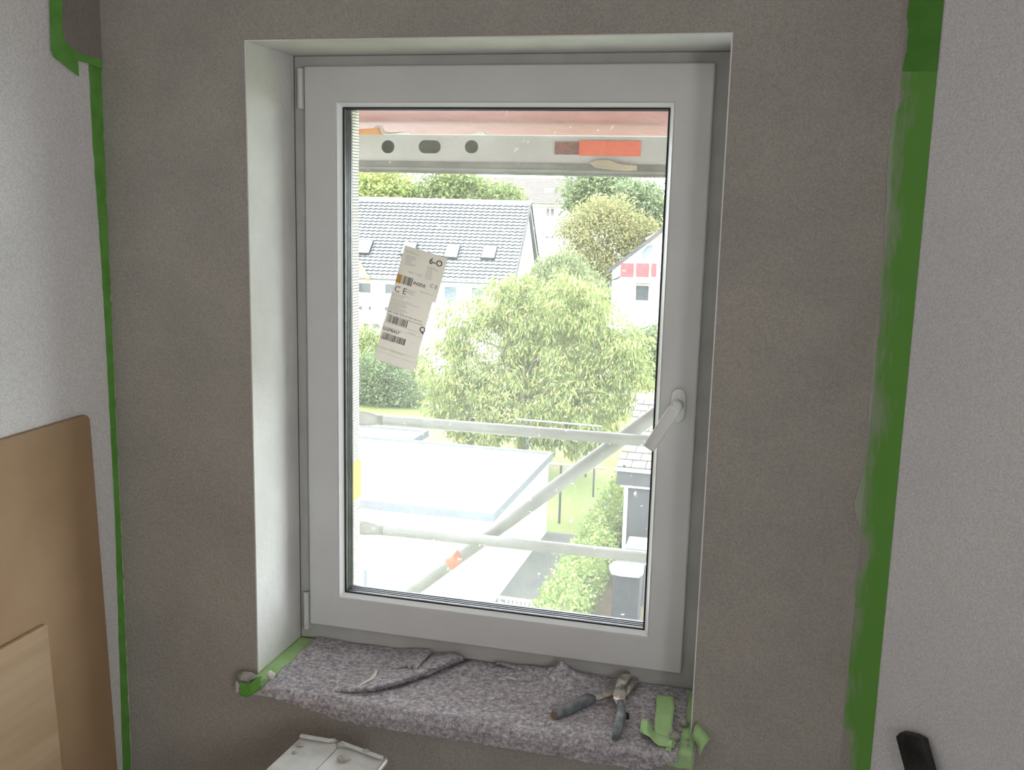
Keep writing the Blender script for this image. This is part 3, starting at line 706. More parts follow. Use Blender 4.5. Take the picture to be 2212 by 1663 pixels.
for k, (px, py, r) in enumerate(((738,1614,.009),(742,1643,.009),(647,1612,.006),(636,1627,.004),(790,1625,.006),(718,1604,.007))):
    o = lump(at(px,py,z=lz+(.002 if px > 700 else .0005)), r, 30+k, (1.3,.9,.5), mat('dried_plaster', (.52,.50,.46), (.42,.40,.37), 90, .95), label=['biggest dried plaster blob at the ladder top seam','pale plaster blob on the right ladder plate','grey plaster crumb at the left of the ladder top','smallest crumb near the left edge of the ladder top','plaster crumb on the rim at right of the ladder top','flat plaster blob bridging the ladder lip'][k])

# ------------------------------------------------------------------ black bar at the right
n45 = Vector((-.7071,-.7071,0))
tl_, tr_ = splay(1955,1577)+n45*.008, splay(2013,1577)+n45*.008
dn = (splay(1984,1663)-splay(1955,1577)); dn = dn*(tl_.z-.005)/(-dn.z)
fl = tl_+dn+n45*.10; fr = tr_+dn+n45*.10
w = MB()
top_in = [tl_+Vector((0,0,-.006)), tl_.lerp(tr_,.15)+Vector((0,0,.002)), tl_.lerp(tr_,.45)+Vector((0,0,-.001)), tl_.lerp(tr_,.7)+Vector((0,0,-.004)), tr_+Vector((0,0,-.011))]
w.prism(top_in+[fr, fl], n45*.016)
tag(w.build('pry_bar', BLACKP, bevel=.002), 'flat black bar with worn tip leaning on the right wall', 'bar')

# ================================================================== OUTSIDE: SCAFFOLD
SC = 1.30
G = -7.5
deck = thing('scaffold_deck', 'steel scaffold deck with red plywood underside above the window', 'scaffold deck', (.1, .9, 1.86))
zt = at(1100,293,y=SC).z
w = MB().box((-1.25, .42, zt+.040), (1.32, 1.92, zt+.052)); w.build('plywood_panel', REDPLY, deck)
for yy in (.55, 1.0, 1.88):
    w = MB().box((-1.25, yy, zt+.0525), (1.32, yy+.04, zt+.09)); w.build('cross_bearer', GALVB, deck)
# far side beam with holes, built as a plate with real cut-outs
def beam():
    zb = at(1100,352,y=SC).z; z0_, z1_ = zb, zt+.003
    X0, X1 = -1.25, 1.32
    holes = []
    for px0, px1, kind in ((824,852,'c'),(904,952,'s'),(1004,1033,'c')):
        xa, xb = at(px0,317,y=SC).x, at(px1,317,y=SC).x; zc = at((px0+px1)/2,317,y=SC).z
        holes.append((xa, xb, zc, kind))
    cm = MB()
    for xa, xb, zc, kind in holes:
        rr = at(838,303,y=SC).z - at(838,331,y=SC).z; rr /= 2; pts = []
        for k in range(13): a = -math.pi/2+math.pi*k/12; pts.append((xb-rr+rr*math.cos(a), zc+rr*math.sin(a)))
        for k in range(13): a = math.pi/2+math.pi*k/12; pts.append((xa+rr+rr*math.cos(a), zc+rr*math.sin(a)))
        cm.holes = getattr(cm, 'holes', []) + [pts]
    bm = bmesh.new()
    edges = []
    def loop(pts):
        vs = [bm.verts.new((x, SC, z)) for x, z in pts]
        for i in range(len(vs)): edges.append(bm.edges.new((vs[i], vs[(i+1)%len(vs)])))
    loop([(X0,z0_),(X1,z0_),(X1,z1_),(X0,z1_)])
    for h in cm.holes: loop(h)
    bmesh.ops.triangle_fill(bm, use_beauty=True, use_dissolve=False, edges=edges)
    # drop faces inside holes
    dead = []
    for f in bm.faces:
        c = f.calc_center_median()
        for xa, xb, zc, kind in holes:
            if xa < c.x < xb and abs(c.z-zc) < (xb-xa if kind == 'c' else .05)/2*.9 and all(xa-.001 <= v.co.x <= xb+.001 for v in f.verts): dead.append(f); break
    bmesh.ops.delete(bm, geom=dead, context='FACES')
    me = bpy.data.meshes.new('side_beam'); bm.to_mesh(me); bm.free(); me.materials.append(GALVB)
    for v in me.vertices: v.co = v.co - deck.location
    o = bpy.data.objects.new('side_beam', me); COL.objects.link(o); o.parent = deck
    md = o.modifiers.new('s','SOLIDIFY'); md.thickness = .003; md.offset = 1 if o.data.polygons[0].normal.y > 0 else -1
    # a dark far web behind the holes
    return z0_, z1_
zb, _ = beam()
w = MB().box((-1.25, SC+.045, zb), (1.32, SC+.049, zt+.003)); w.build('side_beam', GALVD, deck)
w = MB().box((-1.25, SC-.004, zt+.000), (1.32, SC+.05, zt+.003))
w.build('top_flange', EXTW, deck)
# stepped lower flange
z2, z3 = at(1100,362,y=SC).z, at(1100,377,y=SC).z
w = MB().box((-1.25, SC-.004, z2), (1.32, SC+.03, zb)); w.build('lower_flange', GALVD, deck)
w = MB().tube([(-1.25,SC+.008,(z2+z3)/2+.006),(1.32,SC+.008,(z2+z3)/2+.006)], .0125, 12); w.build('lower_rail', GALV, deck)
w = MB().box((-1.25, SC-.0, z3-.001), (1.32, SC+.03, z3+.006)); w.build('lower_flange', GALVD, deck)
w = MB().box((at(1251,320,y=SC).x, SC-.0035, at(1300,337,y=SC).z), (at(1384,320,y=SC).x, SC-.001, at(1300,304,y=SC).z)); w.build('sticker', ORANGE, deck)['label'] = 'bright orange-red sticker'
w = MB().box((at(1199,320,y=SC).x, SC-.0035, at(1225,334,y=SC).z), (at(1250,320,y=SC).x, SC-.001, at(1225,307,y=SC).z)); w.build('sticker', RUST, deck)['label'] = 'worn dark sticker remnant'
for yy in (.42,):
    w = MB().box((-1.25, yy-.05, zt+.004), (1.32, yy, zt+.12)); w.build('side_beam', GALV, deck)
# scraps lying on the beam's inner flange
def scrap(name, pix, y, th, m, label, cat):
    w = MB().prism([at(px,py,y=y) for px,py in pix], (0,th,0)); tag(w.build(name, m, bevel=.001), label, cat)
ORW = mat('orange_wood', (.75,.33,.12), (.8,.42,.18), 20, .7)
scrap('wood_wedge', [(774,290),(774,279),(817,276),(820,290)], SC-.045, .035, ORW, 'orange wooden wedge at the left of the scaffold beam', 'wedge')
scrap('cloth_scrap', [(812,289),(806,277),(812,271),(822,271),(828,283),(845,288),(862,283),(884,284),(885,289)], SC-.03, .02, EXTW, 'white rag on the scaffold beam beside the orange wedge', 'rag')
scrap('cloth_scrap', [(1010,291),(1020,288),(1042,284),(1052,291)], SC-.03, .02, EXTW, 'flat white scrap on the middle of the scaffold beam', 'rag')
TANT = mat('tan_tape', (.42,.36,.24), (.5,.44,.32), 30, .8)
scrap('cardboard_scrap', [(1273,352),(1290,345),(1318,345),(1336,354),(1376,357),(1376,368),(1350,369),(1320,367),(1285,362)], SC-.012, .004, TANT, 'tan paper scrap stuck to the lower edge of the scaffold beam', 'paper')

def guard(label, L_, R_, r, flat):
    a = at(*L_, y=SC-.03); b = at(*R_, y=SC-.03); d_ = (b-a).normalized()
    a0 = a - d_*.03; b0_ = b + d_*.74
    t = thing('guard_rail', label, 'guard rail', (a+b)/2, group='scaffold guard rails')
    w = MB(); w.tube([a0+d_*(.10), b0_], r, 20); w.build('tube', GALV, t, smooth=False)
    for p in t.children[0].data.polygons: p.use_smooth = len(p.vertices) == 4
    # flattened end
    b1 = MB()
    n = 16; rows = []
    for s_, ww, hh in ((.105, r, r), (.08, r*1.1, r*.95), (.05, r*.5, r*1.25), (.02, .004, r*1.35), (-.05, .004, r*1.35)):
        c = a0 + d_*s_
        rows.append([c + Vector((0,1,0))*ww*math.cos(2*math.pi*k/n) + Vector((0,0,1))*hh*math.sin(2*math.pi*k/n) for k in range(n)])
    for r_ in rows: b1.v += [tuple(p) for p in r_]
    for i in range(len(rows)-1):
        for k in range(n): b1.f.append((i*n+k, i*n+(k+1)%n, (i+1)*n+(k+1)%n, (i+1)*n+k)); b1.mi.append(0)
    b1.f.append(tuple(range(n))); b1.mi.append(0); b1.f.append(tuple((len(rows)-1)*n+k for k in range(n))); b1.mi.append(0)
    b1.build('flattened_end', GALV, t, smooth=True)
    rr_ = random.Random(int(r*1e5)); dm_ = mat('water_drop', (.85,.87,.88), None, rough=.05, spec=.8)
    for k in range(14):
        c = a.lerp(b, rr_.uniform(.25,.95)) + Vector((0,0,-r-.0008)); q_ = rr_.uniform(.0016,.003)
        w = MB(); w.tube([c+Vector((0,0,q_)), c+Vector((0,0,q_*.5)), c, c-Vector((0,0,q_*.8)), c-Vector((0,0,q_*1.2))], [q_*.5,q_*.9,q_,q_*.7,q_*.15], 8)
        w.build('water_drop', dm_, t, smooth=True)
    return t
guard('upper grey scaffold guard rail crossing the view at handle height', (788,904), (1408,953), .0190, True)
guard('lower grey scaffold guard rail crossing the bottom of the view', (790,1141), (1396,1203), .0195, True)
br = thing('diagonal_brace', 'grey diagonal scaffold tube with an orange band behind the rails', 'scaffold tube', (.1, SC, .4))
p1, p2 = at(1430,884,y=SC+.03), at(880,1284,y=SC+.03); dd = (p2-p1)
w = MB().tube([p1-dd*.35, p2+dd*.4], .0245, 20); o = w.build('tube', GALV, br)
for p in o.data.polygons: p.use_smooth = len(p.vertices) == 4
q1, q2 = at(1000,1196,y=SC+.03), at(972,1217,y=SC+.03)
w = MB().tube([q1, q2], .0249, 20); w.build('colour_band', ORANGE, br, smooth=True)
# water drops under the rail
# posts of the scaffold beyond the sides of the view
for xx, nm in ((-.50,'left'),(1.34,'right')):
    for yy in (.45, SC+.005):
        w = MB().tube([(xx,yy,G),(xx,yy,3.6)], .0242, 16); o = w.build('scaffold_post', GALV, smooth=False)
        tag(o, f'upright scaffold tube at the {nm} end of the deck, {"near the wall" if yy < 1 else "on the outer side"}', 'scaffold tube', 'scaffold uprights')

# ================================================================== OUTSIDE: GROUND
LAWN = mat('lawn_grass', (.13,.165,.05), (.18,.155,.085), .35, .95, detail=10, lo=.45, hi=.62)
w = MB().box((-90, -10, G-.3), (60, 160, G)); tag(w.build('ground_1', LAWN), 'green lawn with worn brown patches', 'lawn', kind='structure')
PAVE = mat('paving', (.078,.08,.08), (.105,.103,.096), 1.5, .9, detail=8)
def pave():
    nt = PAVE.node_tree; N = nt.nodes; L = nt.links; b = N['Principled BSDF']
    src = b.inputs['Base Color'].links[0].from_socket
    br_ = N.new('ShaderNodeTexBrick'); br_.inputs['Scale'].default_value = 2.2; br_.inputs['Mortar Size'].default_value = .025
    tc = N.new('ShaderNodeTexCoord'); L.new(tc.outputs['Object'], br_.inputs['Vector'])
    mx = N.new('ShaderNodeMix'); mx.data_type = 'RGBA'; mx.inputs['B'].default_value = (.045,.048,.04,1)
    L.new(br_.outputs['Fac'], mx.inputs['Factor']); L.new(src, mx.inputs['A']); L.new(mx.outputs['Result'], b.inputs['Base Color'])
pave()
w = MB().box((-5.0, 6, G), (-3.4, 25.4, G+.03)); tag(w.build('path_1', PAVE), 'grey paved driveway between garage and hedge', 'path', kind='structure')
w = MB().box((-16, 4, G), (-5.0, 19.3, G+.03)); tag(w.build('path_2', mat('light_concrete', (.48,.48,.46), (.56,.56,.54), .5, .9)), 'pale concrete yard in front of the garage', 'yard', kind='structure')
w = MB().box((-2.75, 14, G), (-1.0, 23.2, G+.02)); tag(w.build('path_3', mat('leaf_litter', (.085,.05,.035), (.11,.095,.055), 3, .95)), 'brown leaf-littered bed between hedge and shed', 'bed', kind='structure')

# garages
def garage(x0, x1, y0, y1, zr, label):
    t = thing('garage', label, 'garage', ((x0+x1)/2, (y0+y1)/2, G))
    w = MB().box((x0,y0,G), (x1,y1,zr-.16)); w.build('wall', EXTW, t)
    w = MB().box((x0-.05,y0-.05,zr-.16), (x1+.05,y1+.05,zr-.06)); w.build('roof', ROOFW, t)
    w = MB()
    for a, b in (((x0-.08,y0-.10),(x1+.10,y0+.02)),((x0-.08,y1-.02),(x1+.10,y1+.10)),((x1-.02,y0+.02),(x1+.10,y1-.02))):
        w.box((a[0],a[1],zr-.20), (b[0],b[1],zr))
    w.build('roof_edge', ZINC, t)
    return t
GR = at(1120,1052,x=-5.0)
garage(-14, -5.0, 19.45, 25.35, -5.15, 'large white flat-roofed garage filling the lower left view')
c2 = at(924,930,z=-5.15); c3 = at(886,951,z=-5.15)
garage(-18, c2.x-.1, 25.6, c2.y, -5.15, 'second flat-roofed garage behind the large one, further left')
# vent pipe + strip in the yard
vp = at(789,1262,y=17.5)
w = MB().tube([(vp.x,17.5,G+.03),(vp.x,17.5,at(789,1232,y=17.5).z)], .035, 10).tube([(vp.x,17.5,at(789,1232,y=17.5).z),(vp.x,17.5,at(789,1228,y=17.5).z)], .075, 10)
tag(w.build('vent_pipe', ZINC), 'thin grey vent pipe in the lower left of the view', 'pipe')
a = at(828,1272,z=G+.06); b = at(858,1249,z=G+.06)
w = MB().tube([a, b], .07, 8); tag(w.build('metal_channel', ZINC), 'grey metal strip lying on the yard right of the vent pipe', 'metal strip')
# small white fence at the bottom
fa, fb = at(1098,1292,z=G+.75), at(1148,1299,z=G+.75)
fn = thing('picket_fence', 'small white picket fence at the bottom of the driveway', 'fence', (fa.x, fa.y, G+.03))
WP = mat('white_fence_paint', (.7,.7,.68), None, rough=.7)
w = MB().tube([fa+Vector((-.2,0,0)), fb], .035, 8); w.build('top_rail', WP, fn)
w = MB().tube([fa+Vector((-.2,0,-.55)), fb+Vector((0,0,-.55))], .03, 8); w.build('lower_rail', WP, fn)
for k in range(8):
    p = fa.lerp(fb, -.25+k/7*1.25) if k else fa+Vector((-.2,0,0))
    w = MB().box((p.x-.02,p.y-.015,G+.03),(p.x+.02,p.y+.015,p.z)); w.build('picket', WP, fn)

# clotheslines
LINEM = mat('dark_green_metal', (.045,.06,.055), None, rough=.6)
def cline(pole, bar_l, bar_r, zg, label, hgt):
    base_ = at(*pole, z=G); y = base_.y
    t = thing('clothesline_frame', label, 'clothesline', base_)
    zt_ = G+hgt
    w = MB().tube([(base_.x,y,G),(base_.x,y,zt_)], .035, 10); w.build('post', LINEM, t)
    w = MB().tube([(base_.x-bar_l,y,zt_),(base_.x+bar_r,y,zt_)], .032, 10); w.build('crossbar', mat('pale_bar', (.33,.36,.36), None, rough=.6), t)
    return Vector((base_.x, y, zt_)), t
zl = at(1208,1003,y=at(1208,1130,z=G).y).z-G
pa, t1 = cline((1208,1130), .8, 1.3, 0, 'near clothesline post on the lawn beside the garage', zl)
yb = 29.4
pb2 = at(1208,913,y=yb); base2 = Vector((pb2.x,yb,G))
t2 = thing('clothesline_frame', 'far clothesline bar in front of the big leafy tree', 'clothesline', base2)
w = MB().tube([at(1115,905,y=yb), at(1300,921,y=yb)], .03, 10); w.build('crossbar', mat('pale_bar2', (.26,.30,.31), None, rough=.6), t2)
for px in (1140, 1287):
    q = at(px, 907 if px < 1200 else 920, y=yb); w = MB().tube([(q.x,yb,G),(q.x,yb,q.z)], .03, 8); w.build('post', LINEM, t2)
p2_ = at(1265,1030,z=G)
w = MB().tube([(p2_.x,p2_.y,G),(p2_.x,p2_.y,G+1.9)], .03, 8)
tag(w.build('clothes_post', LINEM), 'slim dark post on the lawn behind the near clothesline', 'post')
LN = mat('washing_line', (.16,.18,.18), None, rough=.6)
for k, (xa, xb) in enumerate(((-.7,-1.3),(-.2,.1),(.4,1.2),(1.1,-.4))):
    q1 = pa+Vector((xa,0,.02)); q2 = Vector((pb2.x+xb, yb, pb2.z))
    w = MB().tube([q1, q1.lerp(q2,.5)-Vector((0,0,.12)), q2], .0045, 5)
    tag(w.build('washing_line', LN), 'thin washing line strung between the two clothesline frames', 'line', 'washing lines over the lawn')

# shed at right
sh = thing('shed', 'tiled garden shed with dark wall at the right edge', 'shed', (-1.6, 25, G))
SHT = mat('shed_tiles', (.135,.128,.135), (.17,.163,.17), 2.5, .85, detail=8)
TILESH = mat('tile_row_shade', (.02,.02,.022), None, rough=.9)  # near-black stands in for the shade under each tile row
MOSS = mat('moss', (.15,.12,.05), (.28,.22,.09), 30, .95)
e0 = at(1332,1008,y=23.0); r0 = at(1357,858,y=26.6)
nr = 10; w = MB(); xs0, xs1 = e0.x, -.2
for k in range(nr):
    ta, tb = k/nr, (k+1)/nr
    ya, za = 23.0+3.6*ta, e0.z+(r0.z-e0.z)*ta; yb_, zb_ = 23.0+3.6*tb, e0.z+(r0.z-e0.z)*tb
    nx = 8; step = .36; off = .18*(k % 2)
    x = xs0
    first = True
    while x < xs1:
        x2 = min(x+(step-off if first and off else step), xs1); first = False
        w.prism([(x+.008,ya,za+.035),(x2-.008,ya,za+.035),(x2-.008,yb_+.05,zb_+.012),(x+.008,yb_+.05,zb_+.012)], (0,0,-.03), 0)
        x = x2
w.build('roof_tiles', [SHT], sh)
w = MB()
for k in range(nr):
    ya, za = 23.0+3.6*k/nr, e0.z+(r0.z-e0.z)*k/nr
    w.box((xs0+.01, ya-.006, za-.035), (xs1, ya+.03, za+.012))  # thin dark strip painting the shade below the row's front edge
w.build('row_shade_strips', TILESH, sh)
w = MB().prism([(xs0+.01,23.02,e0.z-.02),(xs1,23.02,e0.z-.02),(xs1,26.6,r0.z-.02),(xs0+.01,26.6,r0.z-.02)], (0,0,-.05)); w.build('roof_deck', DARKPAINT, sh)
w = MB().tube([(xs0-.05,26.6,r0.z+.03),(xs1,26.6,r0.z+.03)], .11, 10); w.build('ridge_cap', mat('mossy_ridge', (.30,.29,.26), (.18,.15,.06), 5, .9, lo=.4, hi=.6), sh)
w = MB()
for k in range(90):
    t = rnd.random()
    row = rnd.randint(0,nr-1)/nr; yy = 23.0+3.6*row+.02; zz = e0.z+(r0.z-e0.z)*row+.03; xx = rnd.uniform(xs0+.05, xs0+1.9); s_ = rnd.uniform(.02,.05)
    w.box((xx-s_*1.5,yy-.03,zz),(xx+s_*1.5,yy+.02,zz+.02+s_*.3))
w.build('moss', MOSS, sh)['kind'] = 'stuff'
zf0, zf1 = at(1370,1050,y=22.95).z, at(1370,1018,y=22.95).z
w = MB().box((e0.x+.02, 22.95, zf0), (xs1, 23.05, zf1)); w.build('fascia', DARKPAINT, sh)
w = MB().tube([(e0.x-.02,22.90,zf1+.03),(xs1,22.90,zf1+.03)], .05, 10); w.build('gutter', mat('pale_gutter', (.45,.46,.47), None, rough=.5), sh)
w = MB().box((e0.x+.12, 23.02, zf0-.07), (xs1, 23.06, zf0)); w.build('beam', EXTW, sh)
w = MB().box((e0.x+.28, 23.12, G), (xs1, 26.5, zf0)); w.build('wall', DARKPAINT, sh)
w = MB().box((e0.x+.22, 23.00, G), (e0.x+.30, 23.14, zf0)); w.build('corner_post', EXTW, sh)
w = MB().prism([(e0.x+.28,23.3,zf0),(e0.x+.28,26.4,zf0),(e0.x+.28,26.4,r0.z-.1)], (.1,0,0)); w.build('gable', DARKPAINT, sh)

# bins
def bin_(px0, px1, pyt, y, lidm, label, bodym):
    a, b = at(px0,pyt,y=y), at(px1,pyt,y=y)
    t = thing('wheelie_bin', label, 'bin', ((a.x+b.x)/2, y+.3, G+.02))
    wd = b.x-a.x; zt_ = a.z; zb_ = G+.02
    w = MB().add([(a.x+.04*wd,y+.05,zb_+.05),(b.x-.04*wd,y+.05,zb_+.05),(b.x-.04*wd,y+.5,zb_+.05),(a.x+.04*wd,y+.5,zb_+.05),(a.x,y,zt_),(b.x,y,zt_),(b.x,y+.6,zt_),(a.x,y+.6,zt_)],
        [(0,3,2,1),(4,5,6,7),(0,1,5,4),(1,2,6,5),(2,3,7,6),(3,0,4,7)]); w.build('body', bodym, t, bevel=.02)
    w = MB().add([(a.x-.03,y-.04,zt_),(b.x+.03,y-.04,zt_),(b.x+.03,y+.64,zt_+.05),(a.x-.03,y+.64,zt_+.05),(a.x,y+.02,zt_+.07),(b.x,y+.02,zt_+.07),(b.x,y+.58,zt_+.13),(a.x,y+.58,zt_+.13)],
        [(0,3,2,1),(4,5,6,7),(0,1,5,4),(1,2,6,5),(2,3,7,6),(3,0,4,7)]); w.build('lid', lidm, t, bevel=.02)
    for s_ in (a.x+.06, b.x-.06):
        w = MB().tube([(s_-.03,y+.52,zb_+.1),(s_+.03,y+.52,zb_+.1)], .1, 14); w.build('wheel', BLACKP, t)
    return t
bin_(1322, 1384, 1236, 19.6, DARKPAINT, 'dark wheelie bin with a white cloth on top, nearest of the bins', mat('bin_grey', (.028,.03,.036), (.045,.048,.055), 6, .7))
bin_(1338, 1394, 1214, 20.6, mat('blue_lid', (.10,.30,.60), (.2,.42,.66), 3, .5), 'wheelie bin with a blue lid behind the dark one', mat('bin_grey', (.1,.1,.1)))
bin_(1352, 1400, 1184, 21.9, mat('green_lid', (.16,.32,.18), None, rough=.6), 'wheelie bin with a green lid, furthest of the three', mat('bin_grey', (.1,.1,.1)))
zc = at(1322,1236,y=19.6).z+.14
pl = [at(px,py,z=zc) for px,py in ((1316,1220),(1326,1212),(1392,1218),(1390,1236),(1380,1244),(1340,1240),(1322,1236),(1318,1230))]
w = MB().prism(pl, (0,0,-.05)); tag(w.build('cloth_sheet', EXTW, bevel=.01), 'white sheet lying on the nearest dark bin', 'sheet')

# ================================================================== HOUSES
def roof_tiles_mesh(P0, ux, vy, nrow, ncol, sub, m_idx, amp=.05, step=.06):
    """P0 eave corner, ux along eave, vy up the slope; wavy stepped tiles"""
    w = MB(); n_ = ux.cross(vy).normalized(); n_ = n_ if n_.z > 0 else -n_
    W_ = ncol*sub
    for r in range(nrow):
        row0 = []; row1 = []; lip = []
        for i in range(W_+1):
            u = i/W_; ph = (i % sub)/sub
            h = amp*(.5+.5*math.cos(2*math.pi*ph))
            jag = -.10*math.sin(2*math.pi*ph)
            a = P0 + ux*u + vy*((r+jag)/nrow); b = P0 + ux*u + vy*((r+1)/nrow)
            row0.append(a + n_*(h+step)); row1.append(b + n_*h); lip.append(a + n_*(h-.01))
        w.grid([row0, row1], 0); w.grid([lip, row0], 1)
    return w
TILE = mat('grey_roof_tile', (.135,.15,.175), (.16,.175,.20), .5, .6, detail=8)
hr = math.radians(4)
u_ = Vector((math.cos(hr), math.sin(hr), 0)); v_ = Vector((-math.sin(hr), math.cos(hr), 0))
E_R = at(1110,612,y=49.2); ridge_y = 4.0
Rpt = at(1145,441,y=49.2+ridge_y)
HL = 20
eL = E_R - u_*HL; zr = Rpt.z; 
hs = thing('terraced_house', 'white house with long grey tiled roof and four skylights', 'house', (E_R.x-10, 53, G))
vy = Vector((v_.x*ridge_y, v_.y*ridge_y, zr-E_R.z)); vy.x = Rpt.x - E_R.x
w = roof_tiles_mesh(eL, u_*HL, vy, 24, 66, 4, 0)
w.build('front_roof', [TILE, TILESH], hs)  # row lips carry the painted shade colour
w = MB().prism([eL, E_R, E_R+vy, eL+vy], (0,0,-.14)); w.build('roof_slab', EXTW, hs)
backv = Vector((v_.x*ridge_y, v_.y*ridge_y, -(zr-E_R.z)))
w = MB().prism([eL+vy, E_R+vy, E_R+vy+backv, eL+vy+backv], (0,0,-.12)); w.build('back_roof', TILE, hs)
w = MB().tube([eL+vy+Vector((0,0,.06)), E_R+vy+Vector((.05,0,.06))], .12, 8); w.build('ridge_cap', mat('pale_ridge', (.40,.42,.43), None), hs)
w = MB().tube([E_R+Vector((.06,0,.05)), E_R+vy+Vector((.06,0,.05)), E_R+vy+backv+Vector((.06,0,.05))], .05, 6); w.build('verge_trim', mat('grey_verge', (.06,.063,.065), None), hs)
w = MB().tube([eL+Vector((0,-.08,-.02)), E_R+Vector((0,-.08,-.02))], .075, 8); w.build('gutter', mat('house_gutter', (.14,.15,.15), None), hs)
# walls
wl = eL + v_*.4 + Vector((0,0,-.12)); wr = E_R + v_*.4 - u_*.15 + Vector((0,0,-.12))
w = MB().prism([Vector((wl.x,wl.y,G)), Vector((wr.x,wr.y,G)), wr, wl], v_*.3); w.build('front_wall', EXTW, hs)
gb = wr + Vector(((backv+vy).x, (backv+vy).y, 0)) - v_*.8
gt = Vector((E_R.x+vy.x-.15, E_R.y+vy.y, zr-.16))
w = MB().prism([Vector((wr.x,wr.y,G)), Vector((gb.x,gb.y,G)), gb, gt, wr], -u_*.25); w.build('gable_wall', EXTW, hs)
w = MB().prism([Vector((wl.x,wl.y+7,G)), Vector((gb.x,gb.y,G)), gb, Vector((wl.x,wl.y+7,wl.z))], v_*.2); w.build('back_wall', EXTW, hs)
# skylights (in the front roof plane)
def onroof(px, py, lift=.0):
    r = Vector(CM @ np.array([(px-1106)/F, 1, -(py-831.5)/F])); c = Vector(CP); n_ = u_.cross(vy).normalized(); t = (eL+n_*lift-c).dot(n_)/r.dot(n_); return c+r*t
SKY = mat('skylight_glass', (.62,.66,.70), None, rough=.25, spec=.5)
for q in (((776,517),(807,518),(797,546),(762,545)), ((874,521),(902,523),(893,549),(864,548)), ((967,525),(995,527),(987,556),(958,554)), ((1046,528),(1075,530),(1068,557),(1038,556))):
    w = MB().prism([onroof(px,py,.20) for px,py in q], (0,.04,-.15)); fr = w.build('skylight', mat('skylight_frame', (.02,.02,.022), None), hs)
    cx = sum(p[0] for p in q)/4; cy = sum(p[1] for p in q)/4
    w = MB().prism([onroof(cx+(px-cx)*.9, cy+(py-cy)*.9, .22) for px,py in q], (0,.01,-.03)); w.build('pane', SKY, fr)
# small porch gable with orange fascia
w = MB().tube([onroof(770,560,.25), onroof(795,603,.35)], .11, 6); w.build('bargeboard', mat('orange_fascia', (.55,.27,.08), None), hs)
w = MB().prism([onroof(755,560,.15), onroof(770,568,.15), onroof(789,600,.3), onroof(755,600,.3)], (0,.1,-.1)); w.build('porch_gable', mat('grey_gable', (.17,.17,.16), None), hs)
fy = 49.2+.4
def fwin(parent, x0, y0, x1, y1, dep, m=WGLASS, proud=.03, frame=EXTW):
    a, b = at(x0,y1,y=dep), at(x1,y0,y=dep); 
    w = MB().ring((a.x-.06,a.z-.06,b.x+.06,b.z+.06), (a.x,a.z,b.x,b.z), dep-proud-.05, dep+.05); f = w.build('window', frame, parent)
    w = MB().box((a.x,dep-proud,a.z),(b.x,dep+.05,b.z)); w.build('pane', m, f); return f
fd = lambda px: at(px,640,y=49.2).x
def wdep(px): return (wl + u_*((at(px,640,y=49).x-wl.x)/u_.x)).y
for x0,y0,x1,y1,mm in ((776,612,802,631,WGLASS),(833,614,853,633,WGLASS),(961,620,987,651,CURTAIN),(1020,622,1046,655,CURTAIN),(775,661,784,669,WGLASS),(797,662,803,670,WGLASS),(832,663,842,671,WGLASS),(786,699,800,707,WGLASS),(805,700,823,709,WGLASS)):
    fwin(hs, x0,y0,x1,y1, wdep((x0+x1)/2)-.02, mm)

# apartment block far behind
ab = thing('apartment_block', 'tall white apartment block with pale tiled roof in the distance', 'building', (-22, 90, G))
aL, aR = -30, at(1262,440,y=85).x; ez = at(1180,438,y=85).z
w = MB().box((aL,85,G),(aR,96,ez)); w.build('wall', EXTW, ab)
rz_ = at(1180,384,y=90.5).z
PT = mat('pale_roof_tile', (.17,.15,.145), (.21,.19,.18), 1.2, .9)
w = roof_tiles_mesh(Vector((aL-.5,84.4,ez-.1)), Vector((aR-aL+.8,0,0)), Vector((0,6.1,rz_-ez)), 16, 20, 2, 0, .05, .10)
w.build('roof', [PT, mat('pale_tile_gap', (.17,.15,.14), None)], ab)
w = MB().box((aL-.5,84.35,ez-.35),(aR+.3,84.6,ez-.12)); w.build('gutter', mat('brown_gutter', (.22,.20,.18), None), ab)
w = MB().prism([(aR+.2,84.5,ez),(aR+.2,96.5,ez),(aR+.2,90.5,rz_)], (-.3,0,0)); w.build('gable', EXTW, ab)
w = MB().prism([(aL,90.4,rz_),(aR,90.4,rz_),(aR,96.5,ez),(aL,96.5,ez)], (0,0,-.2)); w.build('back_roof', PT, ab)
for x0,y0,x1,y1 in ((1181,451,1187,466),(1190,451,1197,466),(1178,511,1186,515),(1189,511,1196,515),(1177,543,1185,562),(1188,543,1195,562)):
    fwin(ab, x0,y0,x1,y1, 84.98, mat('greyed_glass', (.10,.09,.10), (.2,.19,.2), 3, .4) if y0 < 540 else mat('green_shutter', (.3,.32,.2), None))
a = at(1188,414,y=87.5); w = MB().box((a.x-.35,86.8,a.z-.3),(a.x+.35,87.6,a.z+.25)); w.build('skylight', SKY, ab)

